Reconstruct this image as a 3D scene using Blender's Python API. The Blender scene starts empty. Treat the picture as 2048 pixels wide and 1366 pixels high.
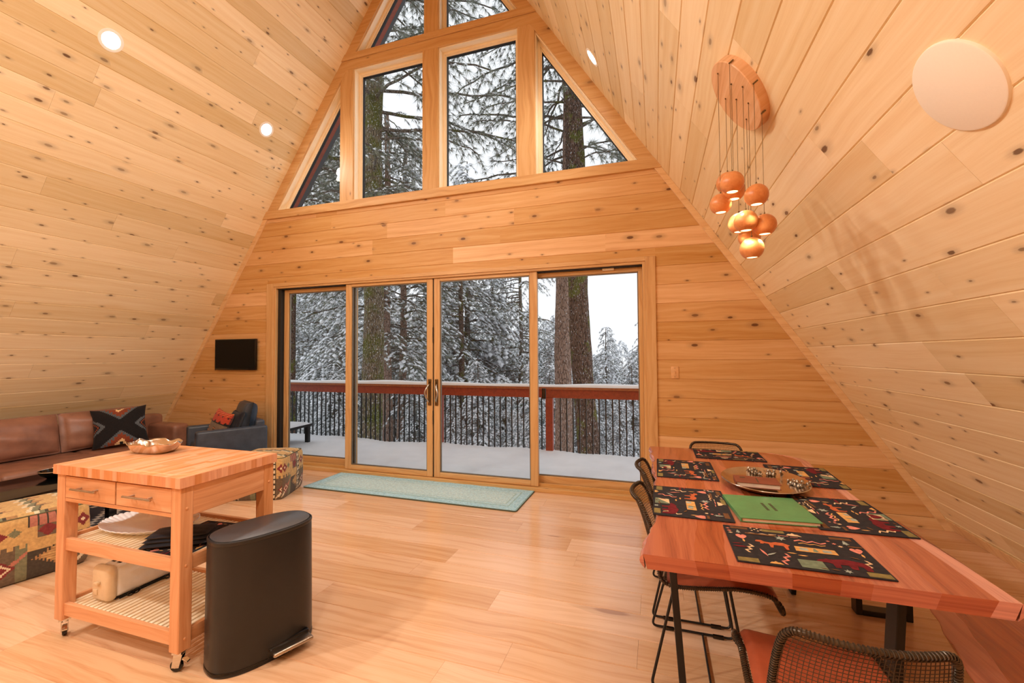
import bpy, bmesh, math, random
import numpy as np
from mathutils import Vector, Matrix
random.seed(7); RNG = np.random.default_rng(7)
SC = bpy.context.scene
COL = SC.collection
PI = math.pi
sin, cos, sqrt = math.sin, math.cos, math.sqrt
def s2l(c):
    return tuple((v/255/12.92 if v/255 <= .04045 else ((v/255+.055)/1.055)**2.4) for v in c)
def rgb(r, g, b): return (*s2l((r, g, b)), 1.0)

# ------------------------------------------------------------------ mesh builder
class MB:
    def __init__(s):
        s.v = []; s.f = []; s.uv = []; s.rnd = []; s.mi = []; s.col = []
    def add(s, vs, fs, uv=None, rnd=0.5, mi=0, col=None):
        o = len(s.v); s.v.extend([tuple(p) for p in vs])
        for k, f in enumerate(fs):
            s.f.append([i+o for i in f])
            s.uv.append(uv[k] if uv else None); s.rnd.append(rnd); s.mi.append(mi)
            s.col.append(col[k] if isinstance(col, list) else col)
        return s
    def box(s, x0, x1, y0, y1, z0, z1, mi=0, rnd=.5, grain='z'):
        P = [(x0,y0,z0),(x1,y0,z0),(x1,y1,z0),(x0,y1,z0),(x0,y0,z1),(x1,y0,z1),(x1,y1,z1),(x0,y1,z1)]
        F = [(0,3,2,1),(4,5,6,7),(0,1,5,4),(1,2,6,5),(2,3,7,6),(3,0,4,7)]
        ou, ov = random.uniform(0, 40), random.uniform(0, 40)
        g = 'xyz'.index(grain); a = [i for i in range(3) if i != g]
        U = []
        for f in F:
            p = [P[i] for i in f]
            if max(q[g] for q in p)-min(q[g] for q in p) > 1e-6:
                b = a[0] if max(q[a[0]] for q in p)-min(q[a[0]] for q in p) > 1e-6 else a[1]
                U.append([(q[g]+ou, q[b]+ov) for q in p])
            else: U.append([(q[a[0]]*.3+ou, q[a[1]]+ov) for q in p])
        return s.add(P, F, U, rnd, mi)
    def obox(s, c, ax, hs, mi=0, rnd=.5, grain=2):
        # oriented box: centre, three unit axes, half sizes
        m = MB(); m.box(-hs[0],hs[0],-hs[1],hs[1],-hs[2],hs[2],grain='xyz'[grain])
        c = Vector(c); A = [Vector(a).normalized() for a in ax]
        vs = [c+A[0]*p[0]+A[1]*p[1]+A[2]*p[2] for p in m.v]
        return s.add(vs, m.f, m.uv, rnd, mi)
    def bar(s, p, q, w, d, up=(0,0,1), mi=0, rnd=.5):
        p, q = Vector(p), Vector(q); z = (q-p); L = z.length; z.normalize()
        x = Vector(up).cross(z)
        if x.length < 1e-4: x = Vector((1,0,0)).cross(z)
        x.normalize(); y = z.cross(x)
        return s.obox((p+q)/2, (x,y,z), (w/2,d/2,L/2), mi, rnd)
    def tube(s, pts, r, n=8, closed=False, mi=0, cap=True, rnd=.5):
        P = [Vector(p) for p in pts]; m = len(P)
        R = r if isinstance(r, (list, tuple)) else [r]*m
        T = []
        for i in range(m):
            a = P[(i-1) % m] if (closed or i > 0) else P[i]
            b = P[(i+1) % m] if (closed or i < m-1) else P[i]
            T.append((b-a).normalized())
        up = Vector((0,0,1)) if abs(T[0].z) < .9 else Vector((1,0,0))
        nrm = (up - T[0]*up.dot(T[0])).normalized()
        vs = []; L = 0; Ls = []
        for i in range(m):
            if i:
                nrm = (nrm - T[i]*nrm.dot(T[i]))
                nrm = nrm.normalized() if nrm.length > 1e-6 else T[i].orthogonal().normalized()
                L += (P[i]-P[i-1]).length
            Ls.append(L); b = T[i].cross(nrm)
            for k in range(n):
                a = 2*PI*k/n; vs.append(P[i]+(nrm*cos(a)+b*sin(a))*R[i])
        fs = []; uv = []
        for i in range(m if closed else m-1):
            j = (i+1) % m
            for k in range(n):
                k2 = (k+1) % n
                fs.append((i*n+k, i*n+k2, j*n+k2, j*n+k))
                u0, u1 = Ls[i], (Ls[j] if j else L+.1); v0, v1 = 2*PI*R[i]*k/n, 2*PI*R[i]*(k+1)/n
                uv.append([(u0,v0),(u0,v1),(u1,v1),(u1,v0)])
        if cap and not closed:
            fs.append(tuple(range(n-1,-1,-1))); uv.append([(0,0)]*n)
            fs.append(tuple((m-1)*n+k for k in range(n))); uv.append([(0,0)]*n)
        return s.add(vs, fs, uv, rnd, mi)
    def lathe(s, prof, n=32, mi=0, c=(0,0,0), sx=1, sy=1, wob=None):
        vs = []; fs = []; uv = []
        m = len(prof)
        for k in range(n):
            a = 2*PI*k/n
            for (r, z) in prof:
                rr = r*(wob(a, r, z) if wob else 1)
                vs.append((c[0]+rr*cos(a)*sx, c[1]+rr*sin(a)*sy, c[2]+z))
        for k in range(n):
            k2 = (k+1) % n
            for i in range(m-1):
                fs.append((k*m+i, k2*m+i, k2*m+i+1, k*m+i+1))
                uv.append([(i*.02,k/n),(i*.02,(k+1)/n),((i+1)*.02,(k+1)/n),((i+1)*.02,k/n)])
        return s.add(vs, fs, uv, .5, mi)
    def prism(s, poly, h0, h1, axis='z', mi=0, rnd=.5):
        # extrude a 2D polygon; axis z: poly (x,y); axis y: poly (x,z); axis x: poly (y,z)
        n = len(poly)
        def mk(p, h): return (p[0],p[1],h) if axis == 'z' else ((p[0],h,p[1]) if axis == 'y' else (h,p[0],p[1]))
        vs = [mk(p,h0) for p in poly]+[mk(p,h1) for p in poly]
        fs = [tuple(range(n-1,-1,-1)), tuple(range(n,2*n))]
        o1, o2 = random.uniform(0,40), random.uniform(0,40)
        uv = [[(poly[i][0]+o1, poly[i][1]+o2) for i in f_] for f_ in (range(n-1,-1,-1), range(n))]
        for i in range(n):
            j = (i+1) % n; fs.append((i,j,n+j,n+i))
            L = math.hypot(poly[j][0]-poly[i][0], poly[j][1]-poly[i][1])
            uv.append([(o1,o2+h0),(o1+L,o2+h0),(o1+L,o2+h1),(o1,o2+h1)])
        return s.add(vs, fs, uv, rnd, mi)
    def grid(s, fn, nu, nv, mi=0, colfn=None, closed_u=False, rnd=.5):
        vs = [fn(i/nu, j/nv) for i in range(nu if closed_u else nu+1) for j in range(nv+1)]
        fs = []; uv = []; col = []
        m = nv+1
        for i in range(nu):
            i2 = (i+1) % nu if closed_u else i+1
            for j in range(nv):
                fs.append((i*m+j, i2*m+j, i2*m+j+1, i*m+j+1))
                uv.append([(i/nu,j/nv),((i+1)/nu,j/nv),((i+1)/nu,(j+1)/nv),(i/nu,(j+1)/nv)])
                col.append(colfn((i+.5)/nu,(j+.5)/nv) if colfn else None)
        return s.add(vs, fs, uv, rnd, mi, col)
    def build(s, name, mats, parent=None, smooth=None, bevel=0, segs=2, sub=0, fixn=False):
        me = bpy.data.meshes.new(name); me.from_pydata(s.v, [], s.f)
        if not isinstance(mats, (list, tuple)): mats = [mats]
        for m in mats: me.materials.append(m)
        if any(s.mi): me.polygons.foreach_set('material_index', s.mi)
        if any(u is not None for u in s.uv):
            L = me.uv_layers.new(name='uv'); arr = []
            for f, u in zip(s.f, s.uv):
                for k in range(len(f)): arr.extend(u[k] if u else (0,0))
            L.data.foreach_set('uv', arr)
        a = me.attributes.new('rnd', 'FLOAT', 'FACE'); a.data.foreach_set('value', [float(r) for r in s.rnd])
        if any(c is not None for c in s.col):
            ca = me.attributes.new('col', 'FLOAT_COLOR', 'CORNER'); arr = []
            for f, c in zip(s.f, s.col):
                c = c or (.5,.5,.5,1)
                arr.extend(list(c)*len(f))
            ca.data.foreach_set('color', arr)
        if fixn:
            bm = bmesh.new(); bm.from_mesh(me); bmesh.ops.recalc_face_normals(bm, faces=bm.faces); bm.to_mesh(me); bm.free()
        me.update()
        if smooth is not None:
            me.polygons.foreach_set('use_smooth', [True]*len(me.polygons))
            me.set_sharp_from_angle(angle=math.radians(smooth))
        o = bpy.data.objects.new(name, me); COL.objects.link(o)
        if parent: o.parent = parent
        if bevel:
            b = o.modifiers.new('bevel','BEVEL'); b.width = bevel; b.segments = segs; b.limit_method = 'ANGLE'; b.angle_limit = math.radians(40)
            b.harden_normals = False
        if sub:
            b = o.modifiers.new('sub','SUBSURF'); b.levels = sub; b.render_levels = sub
        return o

def tag(o, label=None, cat=None, group=None, kind=None):
    if label: o['label'] = label
    if cat: o['category'] = cat
    if group: o['group'] = group
    if kind: o['kind'] = kind
    return o
def thing(name, label, cat, loc=(0,0,0), rz=0, group=None):
    o = bpy.data.objects.new(name, None); COL.objects.link(o); o.empty_display_size = .1
    o.location = loc; o.rotation_euler = (0,0,rz)
    return tag(o, label, cat, group)
def struct(o, label=None): return tag(o, label, None, None, 'structure')
def dup(root, loc, rz, label=None, group=None, scale=None):
    r = root.copy(); COL.objects.link(r); r.location = loc; r.rotation_euler = (0,0,rz)
    if scale: r.scale = scale if isinstance(scale,(tuple,list)) else (scale,)*3
    if label: r['label'] = label
    if group: r['group'] = group
    for ch in list(root.children):
        c = ch.copy(); COL.objects.link(c); c.parent = r
        for g in list(ch.children):
            d = g.copy(); COL.objects.link(d); d.parent = c
    return r

# ------------------------------------------------------------------ materials
class NT:
    def __init__(s, name):
        s.m = bpy.data.materials.new(name); s.m.use_nodes = True
        s.t = s.m.node_tree; s.t.nodes.clear()
        s.out = s.n('ShaderNodeOutputMaterial')
    def n(s, typ, **kw):
        nd = s.t.nodes.new(typ)
        for k, v in kw.items():
            if k.startswith('i_'):
                key = k[2:]; key = int(key) if key.isdigit() else key
                nd.inputs[key].default_value = v
            else: setattr(nd, k, v)
        return nd
    def l(s, a, b): s.t.links.new(a, b)
    def math(s, op, a, b=None, c=None, clamp=False):
        nd = s.n('ShaderNodeMath', operation=op, use_clamp=clamp)
        for i, x in enumerate((a,b,c)):
            if x is None: continue
            if isinstance(x, (int,float)): nd.inputs[i].default_value = x
            else: s.l(x, nd.inputs[i])
        return nd.outputs[0]
    def mix(s, fac, a, b, mode='MIX'):
        nd = s.n('ShaderNodeMix', data_type='RGBA', blend_type=mode)
        for sock, x in ((nd.inputs[0],fac),(nd.inputs[6],a),(nd.inputs[7],b)):
            if isinstance(x,(int,float,tuple)): sock.default_value = x
            else: s.l(x, sock)
        return nd.outputs[2]
    def ramp(s, fac, stops):
        nd = s.n('ShaderNodeValToRGB'); e = nd.color_ramp.elements
        while len(e) < len(stops): e.new(.5)
        for el, (p, c) in zip(e, stops): el.position = p; el.color = c
        s.l(fac, nd.inputs[0]); return nd.outputs[0]
    def smooth(s, x, a, b, lo=0., hi=1.):
        nd = s.n('ShaderNodeMapRange', interpolation_type='SMOOTHSTEP')
        s.l(x, nd.inputs[0])
        for i, v in ((1,a),(2,b),(3,lo),(4,hi)): nd.inputs[i].default_value = v
        return nd.outputs[0]
    def noise(s, vec, scale=5, detail=3, rough=.5, dist=0):
        nd = s.n('ShaderNodeTexNoise'); nd.inputs['Scale'].default_value = scale
        nd.inputs['Detail'].default_value = detail; nd.inputs['Roughness'].default_value = rough; nd.inputs['Distortion'].default_value = dist
        if vec is not None: s.l(vec, nd.inputs['Vector'])
        return nd.outputs['Fac']
    def scalev(s, vec, sc):
        nd = s.n('ShaderNodeMapping'); nd.inputs['Scale'].default_value = sc; s.l(vec, nd.inputs[0]); return nd.outputs[0]
    def obj(s): return s.n('ShaderNodeTexCoord').outputs['Object']
    def uv(s): return s.n('ShaderNodeUVMap', uv_map='uv').outputs[0]
    def attr(s, name, out='Fac'): return s.n('ShaderNodeAttribute', attribute_name=name).outputs[out]
    def bump(s, h, strength=.3, dist=.01, nrm=None):
        nd = s.n('ShaderNodeBump'); nd.inputs['Strength'].default_value = strength; nd.inputs['Distance'].default_value = dist
        s.l(h, nd.inputs['Height'])
        if nrm: s.l(nrm, nd.inputs['Normal'])
        return nd.outputs[0]
    def bsdf(s, col, rough=.5, metal=0, nrm=None, spec=.5, coat=0, coat_r=.1, sheen=0):
        b = s.n('ShaderNodeBsdfPrincipled')
        for key, x in (('Base Color',col),('Roughness',rough),('Metallic',metal)):
            if isinstance(x,(int,float,tuple)): b.inputs[key].default_value = x
            else: s.l(x, b.inputs[key])
        b.inputs['Specular IOR Level'].default_value = spec
        b.inputs['Coat Weight'].default_value = coat; b.inputs['Coat Roughness'].default_value = coat_r
        b.inputs['Sheen Weight'].default_value = sheen
        if nrm: s.l(nrm, b.inputs['Normal'])
        s.l(b.outputs[0], s.out.inputs[0]); return s.m

def plain(name, col, rough=.5, metal=0, noise=.06, bump=.0, scale=30, spec=.5, coat=0, coat_r=.1, sheen=0):
    t = NT(name); v = t.obj(); nz = t.noise(v, scale, 3)
    dark = tuple(c*(1-noise*2) for c in col[:3])+(1,); lite = tuple(min(1,c*(1+noise)) for c in col[:3])+(1,)
    c = t.ramp(nz, [(.3,dark),(.7,lite)])
    nr = t.bump(t.noise(v, scale*6, 3), bump, .004) if bump else None
    return t.bsdf(c, rough, metal, nr, spec, coat, coat_r, sheen)

def wood(name, lite, mid, dark, knots=.5, knot_col=None, rough=.45, tone=.16, grain=1.0, ring=.5, coat=0, kscale=(2.3,6.0), coat_r=.15, spec=.4, ksize=1.0, wobble=.2):
    t = NT(name); uv = t.uv()
    wob = t.noise(t.scalev(uv,(1.3,3,1)), 1, 2)
    # cathedral rings
    ad = t.n('ShaderNodeVectorMath', operation='ADD'); cm = t.n('ShaderNodeCombineXYZ')
    t.l(t.math('MULTIPLY', t.math('SUBTRACT', wob, .5), wobble), cm.inputs[1]); t.l(uv, ad.inputs[0]); t.l(cm.outputs[0], ad.inputs[1])
    g1 = t.noise(t.scalev(ad.outputs[0],(.9,26,1)), 1, 4, .6)
    g2 = t.noise(t.scalev(uv,(5*grain,190*grain,1)), 1, 3, .6)
    fac = t.math('ADD', t.math('MULTIPLY', g1, .65+ring*.3), t.math('MULTIPLY', g2, .25*grain))
    base = t.ramp(fac, [(.32,dark),(.5,mid),(.66,lite)])
    r = t.attr('rnd')
    hs = t.n('ShaderNodeHueSaturation'); t.l(base, hs.inputs['Color'])
    t.l(t.math('MULTIPLY_ADD', r, -2*tone, 1+tone*.75), hs.inputs['Value'])
    t.l(t.math('MULTIPLY_ADD', r, .22, .92), hs.inputs['Saturation'])
    col = hs.outputs[0]
    if knots > 0:
        kc = knot_col or rgb(96,58,30)
        vo = t.n('ShaderNodeTexVoronoi', voronoi_dimensions='2D'); t.l(t.scalev(uv,(kscale[0],kscale[1],1)), vo.inputs['Vector']); vo.inputs['Scale'].default_value = 1
        sp = t.n('ShaderNodeSeparateColor'); t.l(vo.outputs['Color'], sp.inputs[0])
        on = t.math('LESS_THAN', sp.outputs[0], knots)
        siz = t.math('MULTIPLY_ADD', t.math('POWER', sp.outputs[1], 2.5), .075*ksize, .034*ksize)
        d = t.math('DIVIDE', t.math('ADD', vo.outputs['Distance'], t.math('MULTIPLY', t.math('SUBTRACT', g2, .5), .05)), siz)
        core = t.math('MULTIPLY', t.smooth(d, .7, 1.15, 1, 0), on)
        halo = t.math('MULTIPLY', t.smooth(d, .6, 3.4, .38, 0), on)
        col = t.mix(halo, col, tuple(kc[i]*.4+mid[i]*.35 for i in range(3))+(1,))
        col = t.mix(t.math('MULTIPLY', core, t.math('MULTIPLY_ADD', sp.outputs[2], .5, .42)), col, kc)
    nr = t.bump(fac, .06, .002)
    return t.bsdf(col, rough, 0, nr, spec, coat, coat_r)

def attr_cloth(name, rough=.85, weave=220, bump=.35):
    t = NT(name); c = t.attr('col','Color'); v = t.obj()
    nz = t.noise(v, 60, 3); c2 = t.mix(1.0, c, t.ramp(nz, [(.25,(.72,.72,.72,1)),(.75,(1.12,1.1,1.08,1))]), 'MULTIPLY')
    nr = t.bump(t.noise(t.scalev(v,(1,1,1)), weave, 2), bump, .003)
    return t.bsdf(c2, rough, 0, nr, .2, sheen=.15)

def emit(name, col, strength):
    t = NT(name); e = t.n('ShaderNodeEmission'); e.inputs[0].default_value = col; e.inputs[1].default_value = strength
    t.l(e.outputs[0], t.out.inputs[0]); return t.m
def glass_mat(name):
    t = NT(name); tr = t.n('ShaderNodeBsdfTransparent'); tr.inputs[0].default_value = (.96,.975,.97,1)
    gl = t.n('ShaderNodeBsdfGlossy'); gl.inputs['Roughness'].default_value = .0
    fr = t.n('ShaderNodeFresnel'); fr.inputs[0].default_value = 1.33
    mx = t.n('ShaderNodeMixShader'); t.l(fr.outputs[0], mx.inputs[0]); t.l(tr.outputs[0], mx.inputs[1]); t.l(gl.outputs[0], mx.inputs[2])
    t.l(mx.outputs[0], t.out.inputs[0]); return t.m

M = {}
M['pine'] = wood('pine_boards', rgb(241,220,182), rgb(236,211,168), rgb(228,198,150), knots=.6, knot_col=rgb(98,62,34), rough=.42, tone=.13, ring=.5, kscale=(3.3,7.4), wobble=.10)
M['pine_wall_shaded'] = wood('pine_wall_boards_shaded', rgb(228,188,138), rgb(220,174,120), rgb(206,154,100), knots=.5, knot_col=rgb(98,56,26), rough=.45, tone=.15, ring=.5, kscale=(3.0,6.6), wobble=.10)  # deeper than the roof pine: shade of the backlit gable put into the colour
M['fir_trim'] = wood('fir_trim', rgb(222,186,138), rgb(214,172,120), rgb(194,146,96), knots=.16, knot_col=rgb(104,62,30), rough=.42, tone=.08, ring=.35)
M['pine_trim'] = wood('pine_trim', rgb(236,203,155), rgb(229,190,140), rgb(212,165,112), knots=.12, knot_col=rgb(112,66,32), rough=.42, tone=.08, ring=.35)
M['jamb'] = wood('pale_jamb', rgb(252,240,216), rgb(248,230,198), rgb(238,212,172), knots=0, rough=.4, tone=.05, ring=.3)
M['floor'] = wood('floor_planks', rgb(226,186,150), rgb(216,171,133), rgb(194,144,108), knots=.05, knot_col=rgb(150,98,62), rough=.2, tone=.10, ring=1.0, kscale=(.9,3.6), spec=.5, wobble=.14)
M['table'] = wood('acacia_slab', rgb(180,100,72), rgb(158,80,58), rgb(112,54,42), knots=.10, knot_col=rgb(88,38,24), rough=.22, tone=.24, ring=1.0, kscale=(1.0,3.5), coat=.6, coat_r=.12)
M['cart'] = wood('cart_oak', rgb(222,166,124), rgb(210,150,106), rgb(188,126,86), knots=.03, knot_col=rgb(140,84,46), rough=.35, tone=.10, ring=.7)
M['butcher'] = wood('butcher_block', rgb(226,168,128), rgb(216,152,112), rgb(196,128,90), knots=0, rough=.3, tone=.10, ring=.4)
M['canopy'] = wood('canopy_wood', rgb(230,186,146), rgb(220,170,126), rgb(196,142,98), knots=0, rough=.4, tone=.05, ring=.6)
M['pendant'] = wood('pendant_wood', rgb(222,154,102), rgb(210,138,86), rgb(188,114,66), knots=0, rough=.35, tone=.1, ring=.4)
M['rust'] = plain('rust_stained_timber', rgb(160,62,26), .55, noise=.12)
M['rust_lit'] = plain('rust_lit_cap_board', rgb(176,98,50), .55, noise=.12)  # paler copy of the rust stain, daylight on the cap painted in
M['black_metal'] = plain('black_steel', rgb(30,29,28), .38, .3, noise=.1)
M['flash'] = plain('charcoal_fascia', rgb(62,66,70), .5)
M['alum'] = plain('bronze_weatherstrip', rgb(132,122,108), .4, .5)
M['dark_gap'] = plain('dark_track', rgb(28,26,24), .6)
M['glass'] = glass_mat('window_glass')
M['steel'] = plain('brushed_nickel', rgb(190,180,168), .25, 1.0)
M['chrome'] = plain('chrome', rgb(220,220,220), .08, 1.0, noise=.02)
M['black_leather'] = plain('black_leather', rgb(60,71,86), .38, 0, noise=.12, bump=.12, scale=12)
M['brown_leather'] = plain('brown_leather', rgb(148,104,84), .42, 0, noise=.14, bump=.15, scale=7)
M['pad_leather'] = plain('cognac_leather', rgb(170,86,56), .42, 0, noise=.1, bump=.1, scale=14)
M['rattan'] = plain('dark_wire', rgb(78,64,50), .34, .55, noise=.15, scale=60)
M['can_black'] = plain('satin_black_can', rgb(38,37,37), .36, .15, noise=.04)
M['can_lid'] = plain('black_lid_with_sheen', rgb(76,78,82), .33, .15, noise=.04)  # paler than the can body: the lid's bluish sheen is painted in
M['gloss_black'] = plain('gloss_black', rgb(14,13,13), .12, 0, noise=.04)
M['screen'] = plain('dark_screen', rgb(5,6,8), .45, 0, noise=.02, spec=.2)
M['white_plastic'] = plain('white_plastic', rgb(238,236,234), .35, 0, noise=.02)
M['cream_plastic'] = plain('cream_plastic', rgb(222,200,166), .35, 0, noise=.03)
M['white_ceramic'] = plain('white_enamel', rgb(244,246,250), .22, 0, noise=.02)
M['speaker'] = plain('almond_grille', rgb(244,234,218), .75, 0, noise=.006, bump=.1, scale=120)
M['white_trim'] = plain('white_trim', rgb(250,244,234), .4, 0, noise=.01)
M['pewter'] = plain('polished_pewter', rgb(214,200,186), .16, 1.0, noise=.06, bump=.08, scale=14)
M['pewter_dark'] = plain('antiqued_pewter', rgb(176,166,152), .28, .9, noise=.3, scale=80)
M['green_cover'] = plain('green_leatherette', rgb(80,138,88), .35, 0, noise=.06, bump=.1, scale=18)
M['brown_cover'] = plain('brown_cover', rgb(122,62,44), .5, 0, noise=.1, bump=.1, scale=20)
M['paper'] = plain('book_pages', rgb(240,222,206), .7, 0, noise=.05)
M['ink'] = plain('dark_stamping', rgb(60,58,36), .6)
M['navy'] = plain('navy_cloth', rgb(16,18,32), .85, 0, noise=.2, bump=.2, scale=20, sheen=.1)
M['snow'] = plain('snow', rgb(246,248,252), .75, 0, noise=.02, bump=.25, scale=4, spec=.2)
M['switch'] = plain('tan_switch', rgb(228,180,128), .4)
M['brass_dark'] = plain('aged_bronze_hardware', rgb(120,98,66), .35, .9)
M['kilim'] = attr_cloth('kilim_weave')
M['rugcloth'] = attr_cloth('tufted_rug', weave=140, bump=.6)
M['lamp_on'] = emit('lamp_lens', (1.0,.93,.84,1), 60)
M['bulb_on'] = emit('pendant_bulb', (1.0,.84,.42,1), 3.2)

# snowy ground outdoors, bark, needles
def bark(name, c1, c2, moss=0., snowf=.2):
    t = NT(name); v = t.obj()
    sv = t.scalev(v, (1,1,.22))
    vo = t.n('ShaderNodeTexVoronoi', feature='DISTANCE_TO_EDGE'); t.l(sv, vo.inputs['Vector']); vo.inputs['Scale'].default_value = 30
    nz = t.noise(sv, 30, 4, .65)
    crack = t.smooth(vo.outputs['Distance'], -.05, .16)
    c = t.ramp(t.math('MULTIPLY', t.math('ADD', crack, nz), .5), [(.25,c1),(.75,c2)])
    if moss > 0:
        mz = t.noise(v, 2.2, 4, .7); c = t.mix(t.math('MULTIPLY', t.smooth(mz, .52-moss*.12, .62), .8), c, rgb(104,110,48))
    sz = t.noise(t.scalev(v,(1,1,.6)), 42, 2, .5)
    c = t.mix(t.math('MULTIPLY', t.smooth(sz, .66-snowf*.1, .70), .85), c, rgb(225,228,232))
    nr = t.bump(t.math('ADD', crack, t.math('MULTIPLY', nz, .6)), .9, .03)
    return t.bsdf(c, .9, 0, nr, .1)
M['bark_moss'] = bark('mossy_bark', rgb(80,70,58), rgb(136,122,102), .95, .8)
M['bark_red'] = bark('reddish_pine_bark', rgb(92,70,60), rgb(170,142,126), 0, .2)
M['bark_dark'] = bark('dark_pine_bark', rgb(44,34,30), rgb(112,90,78), .15, .3)
M['bark_grey'] = bark('grey_trunk_bark', rgb(74,66,60), rgb(134,124,114), .1, .4)
def needles(name, a, b):
    t = NT(name); r = t.attr('rnd'); c = t.mix(r, a, b); return t.bsdf(c, .7, 0, None, .15)
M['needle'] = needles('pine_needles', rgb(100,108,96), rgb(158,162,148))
M['needle_haze'] = needles('haze_pale_needles', rgb(150,156,154), rgb(200,204,202))  # distance haze painted into the needles as a paler colour
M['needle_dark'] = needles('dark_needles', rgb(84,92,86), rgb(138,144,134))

CAMR = [0.949575, 0.313487, -0.005813, -0.015134, 0.027307, -0.999513, -0.313176, 0.9492, 0.030675]
PEND = [((0.325, 2.4004, 2.902), (0.325, 2.4004, 2.2266), 0.0519), ((0.3753, 2.5157, 2.8267), (0.3753, 2.5157, 2.3722), 0.0555), ((0.3561, 2.2553, 2.8555), (0.3561, 2.2553, 2.2765), 0.0525), ((0.3808, 2.3708, 2.8184), (0.3808, 2.3708, 2.278), 0.0521), ((0.4128, 2.4352, 2.7703), (0.4128, 2.4352, 2.129), 0.052), ((0.4201, 2.3087, 2.7594), (0.4201, 2.3087, 2.1014), 0.0526), ((0.4679, 2.4934, 2.6877), (0.4679, 2.4934, 2.07), 0.0528), ((0.4549, 2.3707, 2.7072), (0.4549, 2.3707, 1.9828), 0.0538), ((0.4493, 2.2198, 2.7156), (0.4493, 2.2198, 2.1932), 0.051), ((0.506, 2.343, 2.6306), (0.506, 2.343, 2.0852), 0.0523)]
# ------------------------------------------------------------------ room geometry
XC, W, S = -2.505, 4.82, 1.5          # ridge x, half width at the floor, roof slope
GY = 4.571                             # inner face of the glazed gable
BY = -3.6                              # inner face of the wall behind
APEX = W*S
XL, XR = XC-W, XC+W
def xl(z): return XL+z/S
def xr(z): return XR-z/S
nRoof = math.hypot(1, S)

def plank_strip(m, P, ulen, wid, u0=0, gap=.0048, bev=.0055, lens=(1.8,4.2), rnd_lo=0, rnd_hi=1, flip=False):
    """boards laid in a rectangle; P(u, v, h) -> world point; u along the boards, v across"""
    (ua, ub), (va, vb) = ulen, wid[:2]; w = wid[2]
    v = va; row = 0
    while v < vb-1e-4:
        v1 = min(v+w, vb); u = ua - random.uniform(0, lens[0])
        while u < ub-1e-4:
            u1 = u+random.uniform(*lens); a, b = max(u, ua), min(u1, ub); u = u1
            if b-a < .02: continue
            if ub-b < .15: b = ub; u = ub
            r = random.uniform(rnd_lo, rnd_hi); ou, ov = random.uniform(0,60), random.uniform(0,60)
            e = gap*.15
            vs = [P(a,v,-bev), P(b,v,-bev), P(b,v1,-bev), P(a,v1,-bev),
                  P(a+e,v+gap,0), P(b-e,v+gap,0), P(b-e,v1-gap,0), P(a+e,v1-gap,0)]
            fs = [(4,5,6,7),(0,1,5,4),(2,3,7,6),(1,2,6,5),(3,0,4,7)]
            U = lambda uu, vv: (uu+ou, vv+ov)
            uv = [[U(a,v),U(b,v),U(b,v1),U(a,v1)],[U(a,v),U(b,v),U(b,v),U(a,v)],[U(b,v1),U(a,v1),U(a,v1),U(b,v1)],[U(b,v)]*4,[U(a,v)]*4]
            if flip: fs = [f[::-1] for f in fs]; uv = [u_[::-1] for u_ in uv]
            m.add(vs, fs, uv, r)
        v = v1; row += 1

PW = .188
def roof(side):
    m = MB(); sg = -1 if side == 'left' else 1
    def P(u, v, h):
        # u along y, v up the slope, h inward
        z = v*S/nRoof; x = XC+sg*(W - v/nRoof)
        return (x - sg*h*S/nRoof, u, z - h/nRoof)
    L = W*nRoof
    off = .14 if side == 'left' else .10
    plank_strip(m, P, (BY, GY), (-.16+off-PW+.2, L, PW), flip=(sg > 0))
    # solid slab behind the boards (roof build-up)
    T = .24
    q = [P(BY-.2,-.4,-.006), P(GY+.14,-.4,-.006), P(GY+.14,L,-.006), P(BY-.2,L,-.006)]
    q2 = [P(BY-.2,-.4,-T), P(GY+.14,-.4,-T), P(GY+.14,L+.2,-T), P(BY-.2,L+.2,-T)]
    m.add(q+q2, [(0,1,2,3),(7,6,5,4),(0,4,5,1),(1,5,6,2),(2,6,7,3),(3,7,4,0)], rnd=.5)
    return struct(m.build('wall_'+side, M['pine']), None)
roof('left'); roof('right')

# floor
m = MB()
def Pf(u, v, h): return (u, v, h)
plank_strip(m, Pf, (XL-.1, XR+.1), (BY-.02, GY+.0, .222), lens=(1.25,1.9), gap=.0032, bev=.006)
m.box(XL-.3, XR+.3, BY-.2, GY+.1, -.25, -.0061)
struct(m.build('floor', M['floor']))

# gable wall boards (between floor and the upper glazing, around the doors)
DL, DR, DH = -5.02, .012, 2.452        # outside of the door casing
GT = 3.36                               # top of boarding, under the sill rail
m = MB()
zs = [2.35-.188*k for k in range(0, 14)]
zs = sorted([z for z in zs if z > .02]+[0]+[2.35+.188*k for k in range(1, 6)]+[GT])
zs = [z for z in zs if z <= GT+1e-6]
def gboard(x0a, x0b, x1a, x1b, z0, z1, r=None):
    # clipped board: left edge x0a (bottom)->x0b (top), right edge x1a->x1b
    g, b = .0042, .0055; r = random.random() if r is None else r
    ou, ov = random.uniform(0,60), random.uniform(0,60)
    vs = [(x0a,GY+b,z0),(x1a,GY+b,z0),(x1b,GY+b,z1),(x0b,GY+b,z1),(x0a,GY,z0+g),(x1a,GY,z0+g),(x1b,GY,z1-g),(x0b,GY,z1-g)]
    fs = [(4,5,6,7),(0,1,5,4),(1,2,6,5),(2,3,7,6),(3,0,4,7)]
    m.add(vs, fs, [[(vs[i][0]+ou, vs[i][2]+ov) for i in f] for f in fs], r)
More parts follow.
